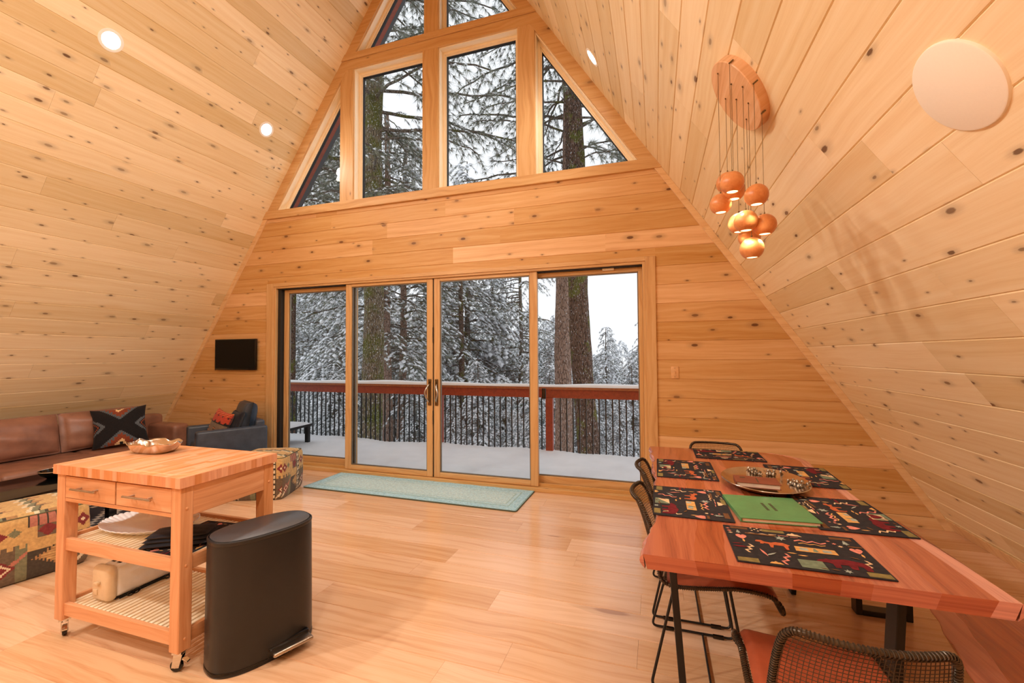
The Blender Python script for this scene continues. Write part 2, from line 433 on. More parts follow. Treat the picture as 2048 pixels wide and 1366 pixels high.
for z0, z1 in zip(zs[:-1], zs[1:]):
    spans = []
    if z1 <= DH+.01: spans = [('L', DL),('R', DR)]
    elif z0 < DH: spans = [('L', DL),('R', DR)]
    else: spans = [('A', 0)]
    for k, x in spans:
        if k == 'L': gboard(xl(z0)-.05, xl(z1)-.05, x, x, z0, z1)
        elif k == 'R':
            gboard(x, x, xr(z0)+.05, xr(z1)+.05, z0, z1)
        else:
            cuts = sorted(random.uniform(xl(z1)+.8, xr(z1)-.8) for _ in range(2))
            xs = [None]+cuts+[None]
            for i in range(3):
                a, b2 = xs[i], xs[i+1]
                gboard(xl(z0)-.05 if a is None else a, xl(z1)-.05 if a is None else a, xr(z0)+.05 if b2 is None else b2, xr(z1)+.05 if b2 is None else b2, z0, z1)
    if z0 < DH < z1:   # strip over the door head
        gboard(DL, DL, DR, DR, DH, z1)
for (a, b) in (((xl(0)-.3, DL)), ((DR, xr(0)+.3))):
    m.box(a, b, GY+.005, GY+.14, -.1, DH+.02)
m.prism([(xl(DH)-.2,DH),(xr(DH)+.2,DH),(xr(GT)+.2,GT+.02),(xl(GT)-.2,GT+.02)], GY+.005, GY+.14, 'y')
struct(m.build('wall_front', M['pine_wall_shaded']))

# back wall behind the camera: boards, with a window of the kitchen side
m = MB()
rows = [k*.188 for k in range(0, 40)]
for z0 in rows:
    z1 = min(z0+.188, APEX-.01)
    if z0 >= APEX-.05: break
    r = random.random(); ou = random.uniform(0,40)
    vs = [(xl(z0)-.05,BY,z0+.003),(xr(z0)+.05,BY,z0+.003),(xr(z1)+.05,BY,z1-.003),(xl(z1)-.05,BY,z1-.003)]
    m.add(vs, [(3,2,1,0)], [[(v[0]+ou, v[2]+ou) for v in vs[::-1]]], r)
m.prism([(XL-.3,-.1),(XR+.3,-.1),(XC,APEX+.3)], BY-.2, BY-.004, 'y')
struct(m.build('wall_back', M['pine_wall_shaded']))

# corner trims along the sloping joints, baseboards
TN = [0]
def trim(name, build, mat='pine_trim', bevel=.003):
    TN[0] += 1
    mm = MB(); build(mm)
    return struct(mm.build('trim_%d' % TN[0] if name is None else name, M[mat], bevel=bevel))
TW = .058
def slope_trim(sg):
    def b(mm):
        h = TW*nRoof/S
        f = (lambda z: XC+sg*(W-z/S))
        z0, z1 = 0.0, 3.37
        poly = [(f(z0),z0),(f(z1),z1),(f(z1)-sg*h,z1),(f(z0)-sg*h,z0)]
        mm.prism(poly, GY-.02, GY+.004, 'y', rnd=.3)
    return b
trim(None, slope_trim(-1)); trim(None, slope_trim(1))
def base_right(mm):
    z1 = .10
    mm.prism([(XR-.012,0),(XR,0),(xr(z1),z1),(xr(z1)-.014,z1)], BY, GY-.02, 'y', rnd=.4)
trim('baseboard_right', base_right)
trim('baseboard_left', lambda mm: mm.prism([(XL,0),(XL+.012,0),(xl(.1)+.014,.1),(xl(.1),.1)], BY, GY-.02, 'y', rnd=.4))
trim('baseboard_front', lambda mm: (mm.box(DR, XR-.07, GY-.016, GY+.004, 0, .095, rnd=.4, grain='x'), mm.box(XL+.07, DL, GY-.016, GY+.004, 0, .095, rnd=.4, grain='x')))

# ------------------------------------------------------------------ upper glazing
CS = .155                                # horizontal width of the sloped casing
def il(z): return xl(z)+CS
def ir(z): return xr(z)-CS
Z1, Z2, Z3 = 3.447, 5.155, 5.358         # sill top, rail bottom, rail top
m1a, m1b, m2a, m2b, m3a, m3b = -3.827,-3.626,-2.624,-2.415,-1.421,-1.222
Y0, Y1 = GY-.012, GY+.14
trim(None, lambda mm: mm.prism([(xl(GT)-.02,GT-.02),(xr(GT)+.02,GT-.02),(xr(Z1)+.02,Z1),(xl(Z1)-.02,Z1)], GY-.03, Y1, 'y', rnd=.5), 'fir_trim')
trim(None, lambda mm: mm.prism([(xl(Z2)-.02,Z2),(xr(Z2)+.02,Z2),(xr(5.275)+.02,5.275),(xl(5.275)-.02,5.275)], Y0, Y1, 'y', rnd=.55), 'fir_trim')
trim(None, lambda mm: mm.prism([(xl(5.275)-.02,5.277),(xr(5.275)+.02,5.277),(xr(Z3)+.02,Z3),(xl(Z3)-.02,Z3)], Y0-.012, Y1, 'y', rnd=.45), 'fir_trim')
for a, b, r in ((m1a,m1b,.5),(m2a,m2b,.6),(m3a,m3b,.4)):
    zt = Z2
    trim(None, lambda mm, a=a, b=b, r=r: mm.box(a, b, Y0, Y1, Z1, Z2, rnd=r, grain='z'), 'fir_trim')
trim(None, lambda mm: mm.box(m2a+.02, m2b, Y0, Y1, Z3, APEX-.3, rnd=.5, grain='z'), 'fir_trim')
for sg in (-1, 1):
    def b(mm, sg=sg):
        f = (lambda z: XC+sg*(W+.02-z/S)); g = (lambda z: XC+sg*(W-CS-z/S))
        for za, zb in ((Z1, Z2),(Z3, APEX-.05)):
            def pt(h, z): return h(z)
            zt = min(zb, (W-CS)*S-.01)
            mm.prism([(f(za),za),(g(za),za),(g(zt),zt),(f(zb),zb)], Y0-.004, Y1-.003, 'y', rnd=.5)
    trim(None, b, 'fir_trim')

def inset(poly, d):
    n = len(poly); A = sum(poly[i][0]*poly[(i+1)%n][1]-poly[(i+1)%n][0]*poly[i][1] for i in range(n))
    if A < 0: poly = poly[::-1]
    L = []
    for i in range(n):
        p, q = Vector(poly[i]), Vector(poly[(i+1)%n]); t = (q-p).normalized(); nn = Vector((-t.y,t.x)); L.append((p+nn*d, t))
    out = []
    for i in range(n):
        (p, t), (q, u) = L[i-1], L[i]
        den = t.x*u.y-t.y*u.x; s = ((q-p).x*u.y-(q-p).y*u.x)/den
        out.append(tuple(p+t*s))
    return poly, out
def ring(mm, po, pi_, y0, y1, rnd=.5, mi=0):
    n = len(po)
    for i in range(n):
        j = (i+1)%n; ou = random.uniform(0,40)
        vs = [(p[0],y,p[1]) for y in (y0,y1) for p in (po[i],po[j],pi_[j],pi_[i])]
        L = math.hypot(po[j][0]-po[i][0], po[j][1]-po[i][1])
        fs = [(0,1,2,3),(7,6,5,4),(3,2,6,7),(0,4,5,1),(1,5,6,2),(0,3,7,4)]
        uvq = [(ou,ou),(ou+L,ou),(ou+L,ou+.04),(ou,ou+.04)]
        mm.add(vs, fs, [uvq]*6, rnd, mi)
WN = [0]
def window(poly):
    WN[0] += 1
    p0, p1 = inset(poly, .012); _, p2 = inset(poly, .040); _, p3 = inset(poly, .055)
    _, p4 = inset(poly, .062)
    mm = MB()
    ring(mm, p0, p1, GY+.006, GY+.155, .2)            # jamb liner
    ring(mm, p1, p2, GY+.085, GY+.150, .3)            # sash
    ring(mm, p2, p3, GY+.100, GY+.150, .25)           # glazing bead
    o = mm.build('window_%d' % WN[0], M['jamb'], bevel=.002, fixn=True); struct(o)
    mm = MB(); ring(mm, p3, p4, GY+.112, GY+.150, .5); mm.build('gasket', M['dark_gap'], o, fixn=True)
    mm = MB(); n = len(p3); mm.add([(p[0],GY+.125,p[1]) for p in p3], [tuple(range(n))]); mm.build('glass_pane', M['glass'], o)
zL = (m1a-CS-XL)*S; zR = (XR-CS-m3b)*S
window([(il(Z1),Z1),(m1a,Z1),(m1a,min(zL,Z2+0))])
window([(m1b,Z1),(m2a,Z1),(m2a,Z2),(m1b,Z2)])
window([(m2b,Z1),(m3a,Z1),(m3a,Z2),(m2b,Z2)])
window([(m3b,Z1),(ir(Z1),Z1),(m3b,min(zR,Z2))])
zt = (m2a+.02-CS-XL)*S; zt2 = (XR-CS-m2b)*S
window([(il(Z3),Z3),(m2a+.02,Z3),(m2a+.02,zt)])
window([(m2b,Z3),(ir(Z3),Z3),(m2b,zt2)])

# ------------------------------------------------------------------ sliding doors
def casing(mm):
    mm.box(DL, -4.90, GY-.018, GY+.14, 0, DH, rnd=.45, grain='z')
    mm.box(-.085, DR, GY-.018, GY+.14, 0, DH, rnd=.45, grain='z')
    mm.box(-4.90, -.085, GY-.018, GY+.14, 2.408, DH, rnd=.4, grain='x')
trim(None, casing, 'fir_trim')
def frame(mm):   # outer frame of the slider
    mm.box(-4.90, -4.868, GY-.008, GY+.16, 0, 2.408, rnd=.5, grain='z')
    mm.box(-.115, -.085, GY-.008, GY+.16, 0, 2.408, rnd=.5, grain='z')
    mm.box(-4.868, -.115, GY-.008, GY+.16, 2.382, 2.408, rnd=.5, grain='x')
    mm.box(-4.90, -.085, GY-.03, GY+.16, 0, .042, rnd=.75, grain='x')
    mm.box(-4.868, -.115, GY+.045, GY+.06, .042, .075, rnd=.9, grain='x')
trim(None, frame, 'fir_trim')
trim(None, lambda mm: (mm.box(-4.868,-4.815, GY+.03, GY+.15, .042, 2.382), mm.box(-4.868,-.115, GY+.02, GY+.15, 2.372, 2.384)), 'dark_gap')
DN = [0]
def panel(x0, x1, y, z0, z1, sl, sr, rt, rb, alum=None):
    DN[0] += 1; mm = MB(); t = .042
    mm.box(x0, x0+sl, y, y+t, z0, z1, rnd=.45, grain='z'); mm.box(x1-sr, x1, y, y+t, z0, z1, rnd=.55, grain='z')
    mm.box(x0+sl, x1-sr, y, y+t, z1-rt, z1, rnd=.5, grain='x'); mm.box(x0+sl, x1-sr, y, y+t, z0, z0+rb, rnd=.6, grain='x')
    o = mm.build('door_%d' % DN[0], M['fir_trim'], bevel=.004); struct(o)
    mm = MB(); b = .012
    ring(mm, [(x0+sl,z0+rb),(x1-sr,z0+rb),(x1-sr,z1-rt),(x0+sl,z1-rt)], [(x0+sl+b,z0+rb+b),(x1-sr-b,z0+rb+b),(x1-sr-b,z1-rt-b),(x0+sl+b,z1-rt-b)], y+.014, y+.034)
    mm.build('glazing_bead', M['alum'], o, fixn=True)
    mm = MB(); mm.add([(x0+sl,y+.022,z0+rb),(x1-sr,y+.022,z0+rb),(x1-sr,y+.022,z1-rt),(x0+sl,y+.022,z1-rt)], [(0,1,2,3)]); mm.build('glass_pane', M['glass'], o)
    return o
YA, YB = GY+.012, GY+.085
panel(-4.815, -3.640, YB, .06, 2.372, .075, .075, .045, .085)
d2 = panel(-3.742, -2.502, YA, .046, 2.380, .085, .075, .035, .058)
d3 = panel(-2.484, -1.222, YA, .046, 2.380, .075, .085, .035, .058)
panel(-1.325, -.118, YB, .06, 2.372, .075, .04, .045, .085)
# bronze weatherstrips seen behind the meeting stiles
trim(None, lambda mm: [mm.box(-3.655+.0+i*.018, -3.645+i*.018, YA+.045, YB-.002, .075, 2.37) for i in range(2)], 'alum')
trim(None, lambda mm: mm.box(-1.300, -1.285, YA+.045, YB-.002, .075, 2.37), 'dark_gap')
trim(None, lambda mm: mm.box(-2.5015, -2.4845, YA+.012, YA+.04, .046, 2.38), 'dark_gap')
def handle(par, x, sgn):
    mm = MB(); mm.box(x-.021, x+.021, YA-.010, YA+.001, .88, 1.19)
    hp = mm.build('handle_plate', M['brass_dark'], par, bevel=.004)
    mm = MB(); y = YA-.012
    pts = []
    for i in range(21):
        t = i/20; z = 1.125-.205*t
        pts.append((x+sgn*(.004+.030*sin(PI*t)*sin(PI*t*.9+.25)), y-.045*sin(PI*min(1,t*1.0))**.6, z))
    mm.tube(pts, [.008+.003*sin(PI*i/20) for i in range(21)], 10)
    mm.build('pull_handle', M['steel'], hp, smooth=50)
    mm = MB(); mm.box(x-.006, x+.006, YA-.026, YA-.009, 1.135, 1.165); mm.build('thumb_latch', M['brass_dark'], hp, bevel=.003)
handle(d2, -2.538, -1); handle(d3, -2.447, 1)
mm = MB(); mm.box(-2.4975,-2.489,YA-.004,YA+.012,1.62,1.80); mm.box(-2.4975,-2.489,YA-.004,YA+.012,.66,.82); mm.build('lock_strike', M['dark_gap'], d2)
mm = MB(); mm.box(-1.19, -1.145, YB-.022, YB-.001, .985, 1.10); mm.build('black_latch', M['gloss_black'], bpy.data.objects['door_4'], bevel=.008)
mm = MB(); mm.box(-.52, -.40, YB-.03, YB-.002, 2.352, 2.376, rnd=.3); mm.build('stop_block', M['jamb'], bpy.data.objects['door_4'], bevel=.003)
# ------------------------------------------------------------------ roof eave outside the glazing
def eave(sg, n):
    for k, (y0, y1, mat, dz) in enumerate(((4.711,4.775,'flash',0),(4.775,4.862,'rust',.012),(4.868,4.955,'rust',.012),(4.955,5.03,'flash',-.02))):
        mm = MB(); f = (lambda z: XC+sg*(W-z/S))
        ox = sg*dz*1.0
        mm.prism([(f(-.3)+ox,-.3),(XC+ox*0,APEX-dz*S),(XC,APEX+.4),(f(-.3)+sg*.27,-.3)], y0, y1, 'y')
        struct(mm.build('trim_eave', M[mat], fixn=True))
eave(-1, 0); eave(1, 1)

# ------------------------------------------------------------------ helpers for soft shapes
def rbox(m, cx, cy, cz, sx, sy, sz, r=.02, seg=3, rnd=.5, mi=0):
    """rounded box as grids of a super-ellipsoid-like rounded cube"""
    bm = bmesh.new(); bmesh.ops.create_cube(bm, size=1)
    for v in bm.verts: v.co = Vector((v.co.x*sx, v.co.y*sy, v.co.z*sz))
    r = min(r, .49*min(sx,sy,sz))
    bmesh.ops.bevel(bm, geom=bm.edges[:], offset=r, segments=seg, affect='EDGES', profile=.5)
    bm.verts.index_update()
    m.add([(v.co.x+cx, v.co.y+cy, v.co.z+cz) for v in bm.verts], [[v.index for v in f.verts] for f in bm.faces], None, rnd, mi); bm.free()
    return m
def puff(m, cx, cy, cz, sx, sy, sz, axis='z', n=18, bulge=.35, exp=5, wob=.0, seed=0, colfn=None, tilt=None, corner=0):
    """cushion: rounded square in plane, swollen through its thickness; axis = thin direction"""
    rg = random.Random(seed); ph = [rg.uniform(0,6) for _ in range(4)]
    def half(sgn):
        def fn(u, v):
            a, b = 2*u-1, 2*v-1
            edge = (1-abs(a)**exp)*(1-abs(b)**exp); h = (max(0,edge))**.42
            h2 = h*(1-bulge)+bulge*(1-a*a*.6)*(1-b*b*.6)*h
            pinch = 1-corner*(1-abs(abs(a)-abs(b)))*0 if not corner else 1-corner*(1-(a*a))*(abs(b)**3)
            pinch2 = 1-corner*(1-(b*b))*(abs(a)**3) if corner else 1
            w = wob*(sin(a*5+ph[0])*cos(b*4+ph[1])+.6*sin(b*9+ph[2]+a*3))
            A, B, H = a*.5*pinch2, b*.5*pinch, sgn*.5*max(h2,0.0)*(1+w)
            if axis == 'z': p = (A*sx, B*sy, H*sz)
            elif axis == 'y': p = (A*sx, H*sy, B*sz)
            else: p = (H*sx, A*sy, B*sz)
            p = Vector(p)
            if tilt: p = tilt @ p
            return (p.x+cx, p.y+cy, p.z+cz)
        return fn
    m.grid(half(1), n, n, colfn=colfn); m.grid(half(-1), n, n, colfn=colfn)
    return m
def weld(o, d=.0008):
    b = o.modifiers.new('weld','WELD'); b.merge_threshold = d; return o

# ------------------------------------------------------------------ dining table
TY0, TY1, TZ = 1.632, 3.535, .76
LE = [(1.60,-.060),(1.66,-.058),(1.75,-.050),(1.86,-.034),(1.98,-.014),(2.10,.002),(2.20,.006),(2.30,.000),(2.42,-.012),(2.55,-.016),(2.65,-.010),(2.75,-.016),(2.88,-.028),(3.0,-.032),(3.08,-.020),(3.18,-.028),(3.28,-.046),(3.34,-.036),(3.42,-.044),(3.5,-.056),(3.56,-.05)]
RE = [(1.60,.978),(1.70,.978),(1.85,.974),(1.98,.968),(2.10,.958),(2.22,.948),(2.35,.936),(2.50,.930),(2.66,.932),(2.80,.936),(2.95,.940),(3.08,.925),(3.2,.93),(3.32,.945),(3.40,.93),(3.47,.88),(3.53,.78)]
def interp(T, y):
    if y <= T[0][0]: return T[0][1]
    for (a, b), (c, d) in zip(T[:-1], T[1:]):
        if y <= c:
            t = (y-a)/(c-a); t = t*t*(3-2*t); return b+(d-b)*t
    return T[-1][1]
table = thing('dining_table', 'long live edge wooden dining table set with dark placemats', 'table', (0,0,0))
m = MB(); NY = 90; fr = [0,.17,.27,.45,.58,.66,.82,.945,1]; tones = [.35,.6,.25,.75,.45,.15,.5,-.7]; TH = .05
def tx(f, y, low=0):
    a, b = interp(LE, y), interp(RE, y)
    # undercut of the natural edges
    if low: a += .020+.008*sin(y*17)+.006*sin(y*41); b -= .020+.008*sin(y*19+1)
    return a+(b-a)*f
for i in range(8):
    rows = [TY0+(TY1-TY0)*k/NY for k in range(NY+1)]; n = NY+1
    vs = []; ou, ov = random.uniform(0,50), random.uniform(0,50)
    for y in rows:
        r = .006 if i == 0 else 0; q = .006 if i == 7 else 0
        vs += [(tx(fr[i],y)+r,y,TZ),(tx(fr[i+1],y)-q,y,TZ),(tx(fr[i],y,1),y,TZ-TH),(tx(fr[i+1],y,1),y,TZ-TH)]
    fs = []; uv = []
    for k in range(NY):
        a, b = 4*k, 4*(k+1); y0, y1 = rows[k], rows[k+1]
        fs += [(a,a+1,b+1,b),(a+3,a+2,b+2,b+3)]
        uv += [[(y0+ou,vs[a][0]+ov),(y0+ou,vs[a+1][0]+ov),(y1+ou,vs[b+1][0]+ov),(y1+ou,vs[b][0]+ov)]]*2
    for a, f in ((0,(0,2,3,1)),(4*NY,(0,1,3,2))):
        fs.append(tuple(a+x for x in f)); uv.append([(vs[a+x][0]*.6+ou, vs[a+x][2]*2.2+ov) for x in f])
    m.add(vs, fs, uv, tones[i])
    for e, idx in (((0,'L'),(0,2)),((7,'R'),(1,3))):
        if e[0] != i: continue
        # live edge: a bulging barky band
        vs2 = []; K = 6
        for y, k in zip(rows, range(n)):
            p, q = vs[4*k+idx[0]], vs[4*k+idx[1]]; sg = -1 if i == 0 else 1
            for j in range(K+1):
                t = j/K; bul = .008*sin(PI*t)+.007*sin(min(1,t*2.5)*PI/2)+(.003*sin(y*53+t*5)+.002*sin(y*90))*min(1,t*4)
                vs2.append((p[0]+(q[0]-p[0])*t+sg*bul, y, p[2]+(q[2]-p[2])*t**1.15))
        f2 = []; u2 = []
        for k in range(NY):
            for j in range(K):
                a = k*(K+1)+j; b = a+K+1
                f2.append((a,b,b+1,a+1) if i == 0 else (a,a+1,b+1,b)); y0, y1 = rows[k], rows[k+1]
                q = [(y0+ou,j*.01),(y1+ou,j*.01),(y1+ou,j*.01+.01),(y0+ou,j*.01+.01)]
                u2.append(q if i == 0 else [q[0],q[3],q[2],q[1]])
        for k in (0, n-1):
            idx_ = [k*(K+1)+j for j in range(K+1)]; f2.append(tuple(idx_)); u2.append([(vs2[q][0]*.6+ou, vs2[q][2]*2+ov) for q in idx_])
        m.add(vs2, f2, u2, -.3 if i == 0 else -.5)
o = m.build('tabletop', M['table'], table, smooth=38, fixn=True)
for y in (1.95, 3.12):
    for sg in (-1, 1):
        xc = .434; x0 = xc+sg*.388; x1 = xc+sg*.34
        mm = MB(); mm.bar((x0,y,TZ-TH-.012),(x1,y,.004), .028, .08, up=(0,1,0) ); mm.build('leg', M['black_metal'], table, bevel=.003)
    mm = MB(); mm.box(.04,.90,y-.04,y+.04,TZ-TH-.012,TZ-TH-.001); mm.build('mounting_plate', M['black_metal'], table, bevel=.002)

# ------------------------------------------------------------------ bench
bench = thing('bench', 'live edge wooden bench at the right of the dining table', 'bench', (0,0,0))
m = MB(); BL = [(1.1,.80),(1.3,.835),(1.5,.87),(1.72,.905),(1.95,.955),(2.1,.992),(2.2,1.008),(2.4,1.015),(2.7,.99),(3.0,1.0),(3.3,1.02)]
BYs = [1.12+(3.2-1.12)*k/60 for k in range(61)]
BT = .468; bt = .045
for i, (fa, fb, rn) in enumerate(((0,.22,.25),(.22,.62,.95),(.62,1,.7))):
    vs = []; ou, ov = random.uniform(0,50), random.uniform(0,50)
    for y in BYs:
        a, b = interp(BL, y), 1.36+.012*sin(y*3)
        X = lambda f, lo: a+(b-a)*f+((.03+.008*sin(y*9)) if (lo and f == 0) else 0)
        vs += [(X(fa,0),y,BT),(X(fb,0),y,BT),(X(fa,1),y,BT-bt),(X(fb,1),y,BT-bt)]
    fs = []; uv = []
    for k in range(60):
        a, b = 4*k, 4*k+4
        for f in ((a,a+1,b+1,b),(a+3,a+2,b+2,b+3)): fs.append(f); uv.append([(vs[j][1]+ou, vs[j][0]+ov) for j in f])
        if i == 0: f = (a,b,b+2,a+2); fs.append(f); uv.append([(vs[j][1]+ou, vs[j][2]+ov) for j in f])
        if i == 2: f = (a+1,a+3,b+3,b+1); fs.append(f); uv.append([(vs[j][1]+ou, vs[j][2]+ov) for j in f])
    for f in ((0,2,3,1),(240,241,243,242)): fs.append(f); uv.append([(vs[j][0]+ou, vs[j][2]+ov) for j in f])
    m.add(vs, fs, uv, rn)
weld(m.build('bench_seat', M['table'], bench, bevel=.004, fixn=True), .0004)
for y in (1.50, 3.0):
    mm = MB(); a = 1.05; b = 1.31
    mm.box(a,a+.03,y-.035,y+.035,.0,BT-bt-.001); mm.box(b-.03,b,y-.035,y+.035,.0,BT-bt-.001); mm.box(a+.03,b-.03,y-.035,y+.035,.0,.03)
    mm.build('leg_frame', M['black_metal'], bench, bevel=.003)

# ------------------------------------------------------------------ wire chairs
prof = [(.322,.376),(.304,.424),(.262,.452),(.16,.460),(.08,.452),(0,.443),(-.08,.436),(-.135,.440),(-.172,.468),(-.196,.52),(-.216,.59),(-.238,.67),(-.262,.738),(-.288,.792)]
hw = [.203,.207,.209,.207,.21,.212,.211,.207,.203,.198,.192,.186,.178,.165]
cl = [0]
for a, b in zip(prof[:-1], prof[1:]): cl.append(cl[-1]+math.hypot(b[0]-a[0], b[1]-a[1]))
CLT = cl[-1]; cl = [c/CLT for c in cl]
def shell(s, t, up=0):
    t = min(1, max(0, t)); i = 0
    while i < len(cl)-2 and t > cl[i+1]: i += 1
    k = (t-cl[i])/(cl[i+1]-cl[i])
    # Catmull-Rom
    def cr(A, i, k):
        p0 = A[max(i-1,0)]; p1 = A[i]; p2 = A[i+1]; p3 = A[min(i+2,len(A)-1)]
        return .5*(2*p1+(p2-p0)*k+(2*p0-5*p1+4*p2-p3)*k*k+(3*p1-p0-3*p2+p3)*k**3)
    x = cr([p[0] for p in prof], i, k); z = cr([p[1] for p in prof], i, k); w = cr(hw, i, k)
    bk = max(0, min(1, (t-.55)/.2)); bk = bk*bk*(3-2*bk)
    x += bk*.045*s*s*(1 if t < .95 else 1); z += (1-bk)*.014*s*s
    return Vector((x, s*w, z+up))
RS, RT = .22, .05
def tlim(s):
    q = abs(s)-(1-RS)
    return 0 if q <= 0 else RT*(1-sqrt(max(0,1-(q/RS)**2)))
def make_chair():
    t = thing('dining_chair', 'x', 'chair')
    m = MB(); n = 34
    for i in range(1, n):
        s = -1+2*i/n; a = tlim(s); m.tube([shell(s, a+(1-2*a)*k/46) for k in range(47)], .0011, 4, cap=False)
    nt = 74
    for j in range(1, nt):
        tt = j/nt; q = min(tt, 1-tt); e = 1
        if q < RT: e = 1-RS+RS*sqrt(max(0, 1-((RT-q)/RT)**2))
        m.tube([shell(e*(-1+2*k/16), tt) for k in range(17)], .0011, 4, cap=False)
    m.build('wire_mesh', M['rattan'], t, smooth=60)
    # rim with wrapped wire
    P = []
    def corner(s0, t0, ds, dt, first):
        out = []
        for k in range(9):
            a = PI/2*k/8
            out.append((s0+ds*RS*(sin(a)), t0+dt*RT*(1-cos(a))) if first else (s0+ds*RS*cos(a), t0+dt*RT*(1-sin(a))))
        return out
    b = []
    for k in range(41): b.append((1, RT+(1-2*RT)*k/40))
    for k in range(1,9): a = PI/2*k/8; b.append((1-RS+RS*cos(a), 1-RT+RT*sin(a)))
    for k in range(1,14): b.append((1-RS-(2-2*RS)*k/14, 1))
    for k in range(0,9): a = PI/2*k/8; b.append((-1+RS-RS*sin(a), 1-RT+RT*cos(a)))
    for k in range(1,41): b.append((-1, 1-RT-(1-2*RT)*k/40))
    for k in range(1,9): a = PI/2*k/8; b.append((-1+RS-RS*cos(a), RT-RT*sin(a)))
    for k in range(1,14): b.append((-1+RS+(2-2*RS)*k/14, 0))
    for k in range(0,8): a = PI/2*k/8; b.append((1-RS+RS*sin(a), RT-RT*cos(a)))
    P = [shell(s, tt) for s, tt in b]
    m = MB(); m.tube(P, .0078, 8, closed=True); rim = m.build('rim_tube', M['rattan'], t, smooth=60)
    # wrap: rings around the rim
    m = MB(); Lacc = 0; step = .0085; nxt = 0; N = len(P)
    for i in range(N):
        a, c = P[i], P[(i+1)%N]; d = c-a; L = d.length
        while nxt < Lacc+L:
            f = (nxt-Lacc)/L; p = a+d*f; tz = d.normalized(); x = tz.orthogonal().normalized(); y = tz.cross(x)
            tw = tz*.0022
            m.tube([p+(x*cos(q)+y*sin(q))*.0092+tw*(q/PI-1) for q in [2*PI*h/8 for h in range(8)]], .0019, 4, closed=True); nxt += step*random.uniform(.8,1.3)
        Lacc += L
    m.build('wire_wrap', M['rattan'], rim, smooth=60)
    # leather pad
    m = MB()
    def pad(top):
        def fn(u, v):
            s = (2*u-1)*.93; tt = .045+.51*v; e = min(u,1-u,v*1.3,(1-v)*1.3)
            h = .004+.020*min(1, e/.06)**.5 if top else .003
            p = shell(s, tt); return (p.x, p.y, p.z+h)
        return fn
    m.grid(pad(True), 24, 24); m.grid(pad(False), 24, 24)
    weld(m.build('seat_pad', M['pad_leather'], t, smooth=50, fixn=True), .0035)
    for sg in (-1, 1):
        y0 = sg*.165; y1 = sg*.225
        A = Vector((-.10,y0,.432)); B = Vector((-.205,y1,.012)); C = Vector((.195,y1,.012)); D = Vector((.125,y0,.447))
        def fil(p, q, r, rad=.03, n=6):
            a = (p-q).normalized(); c = (r-q).normalized(); P0 = q+a*rad; P1 = q+c*rad
            return [P0*(1-k/n)**2+q*2*(k/n)*(1-k/n)+P1*(k/n)**2 for k in range(n+1)]
        pts = [A]+fil(A,B,C)+fil(B,C,D)+[D]
        m = MB(); m.tube(pts, .0062, 8); sl = m.build('sled_leg', M['black_metal'], t, smooth=60)
        for x in (-.12, .12):
            mm = MB(); mm.tube([(x-.025,y1,.0105),(x+.025,y1,.0105)], .0105, 8); mm.build('floor_glide', M['gloss_black'], sl, smooth=40)
    mm = MB(); mm.tube([(.045,-.225,.012),(.045,.225,.012)], .005, 8); mm.build('cross_rod', M['black_metal'], t, smooth=60)
    mm = MB(); mm.tube([(-.1,-.165,.432),(-.1,.165,.432)], .005, 8); mm.build('seat_rail', M['black_metal'], t, smooth=60)
    mm = MB(); mm.tube([(.125,-.165,.447),(.125,.165,.447)], .005, 8); mm.build('seat_rail', M['black_metal'], t, smooth=60)
    return t
GC = None
ch = make_chair()
ch.location = (.467,1.500,0); ch.rotation_euler = (0,0,PI/2)
ch['group'] = 'wire dining chairs around the table'
ch['label'] = 'wire dining chair with cognac leather pad in the foreground, its woven back towards us'
dup(ch, (.165,2.275,0), 0, 'wire dining chair tucked under the left side of the table, nearer of two')
dup(ch, (.165,2.815,0), 0, 'wire dining chair at the left side of the table, nearer the glass doors')
dup(ch, (.415,3.365,0), -PI/2, 'dark wire dining chair at the far head of the table by the wall')

# ------------------------------------------------------------------ placemats with folk motifs
PAL = {'bk':rgb(50,46,48),'pk':rgb(224,138,122),'cr':rgb(226,190,150),'rd':rgb(112,34,40),'or':rgb(190,98,60),'ol':rgb(134,118,72),'gn':rgb(118,130,108),'gy':rgb(160,166,156),'tn':rgb(212,160,96),'br':rgb(110,74,48)}
mats_p = []
for k, c in PAL.items(): mats_p.append(plain('woven_'+k, c, .9, 0, noise=.12, bump=.15, scale=60, spec=.15))
PI_ = {k: i for i, k in enumerate(PAL)}
def sh_heart(): return [(0,-1),(.55,-.45),(.95,.1),(.9,.6),(.5,.85),(.15,.75),(0,.5),(-.15,.75),(-.5,.85),(-.9,.6),(-.95,.1),(-.55,-.45)]
def sh_tree(): return [(-.2,-1),(.2,-1),(.2,-.7),(.9,-.7),(.45,-.15),(.7,-.15),(.3,.4),(.45,.4),(0,1),(-.45,.4),(-.3,.4),(-.7,-.15),(-.45,-.15),(-.9,-.7),(-.2,-.7)]
def sh_bear(): return [(-1,.05),(-.85,.3),(-.62,.38),(-.55,.5),(-.42,.42),(-.2,.45),(.15,.62),(.5,.5),(.85,.35),(1,-.05),(.95,-.75),(.72,-.75),(.68,-.3),(.5,-.2),(.42,-.75),(.2,-.75),(.15,-.25),(-.15,-.25),(-.2,-.75),(-.42,-.75),(-.42,-.2),(-.62,-.05),(-.9,-.08)]
def sh_moose(): return [(-1,.35),(-.9,.7),(-.6,.75),(-.45,.45),(-.1,.35),(.2,.55),(.6,.5),(.95,.1),(.8,-.1),(.75,-.8),(.6,-.8),(.55,-.15),(.1,-.1),(.0,-.1),(-.1,-.7),(-.25,-.7),(-.25,0),(-.5,.1),(-.6,-.1),(-.75,-.05),(-.7,.3)]
def sh_leaf(): return [(0,-1),(.45,-.3),(.4,.3),(0,1),(-.4,.3),(-.45,-.3)]
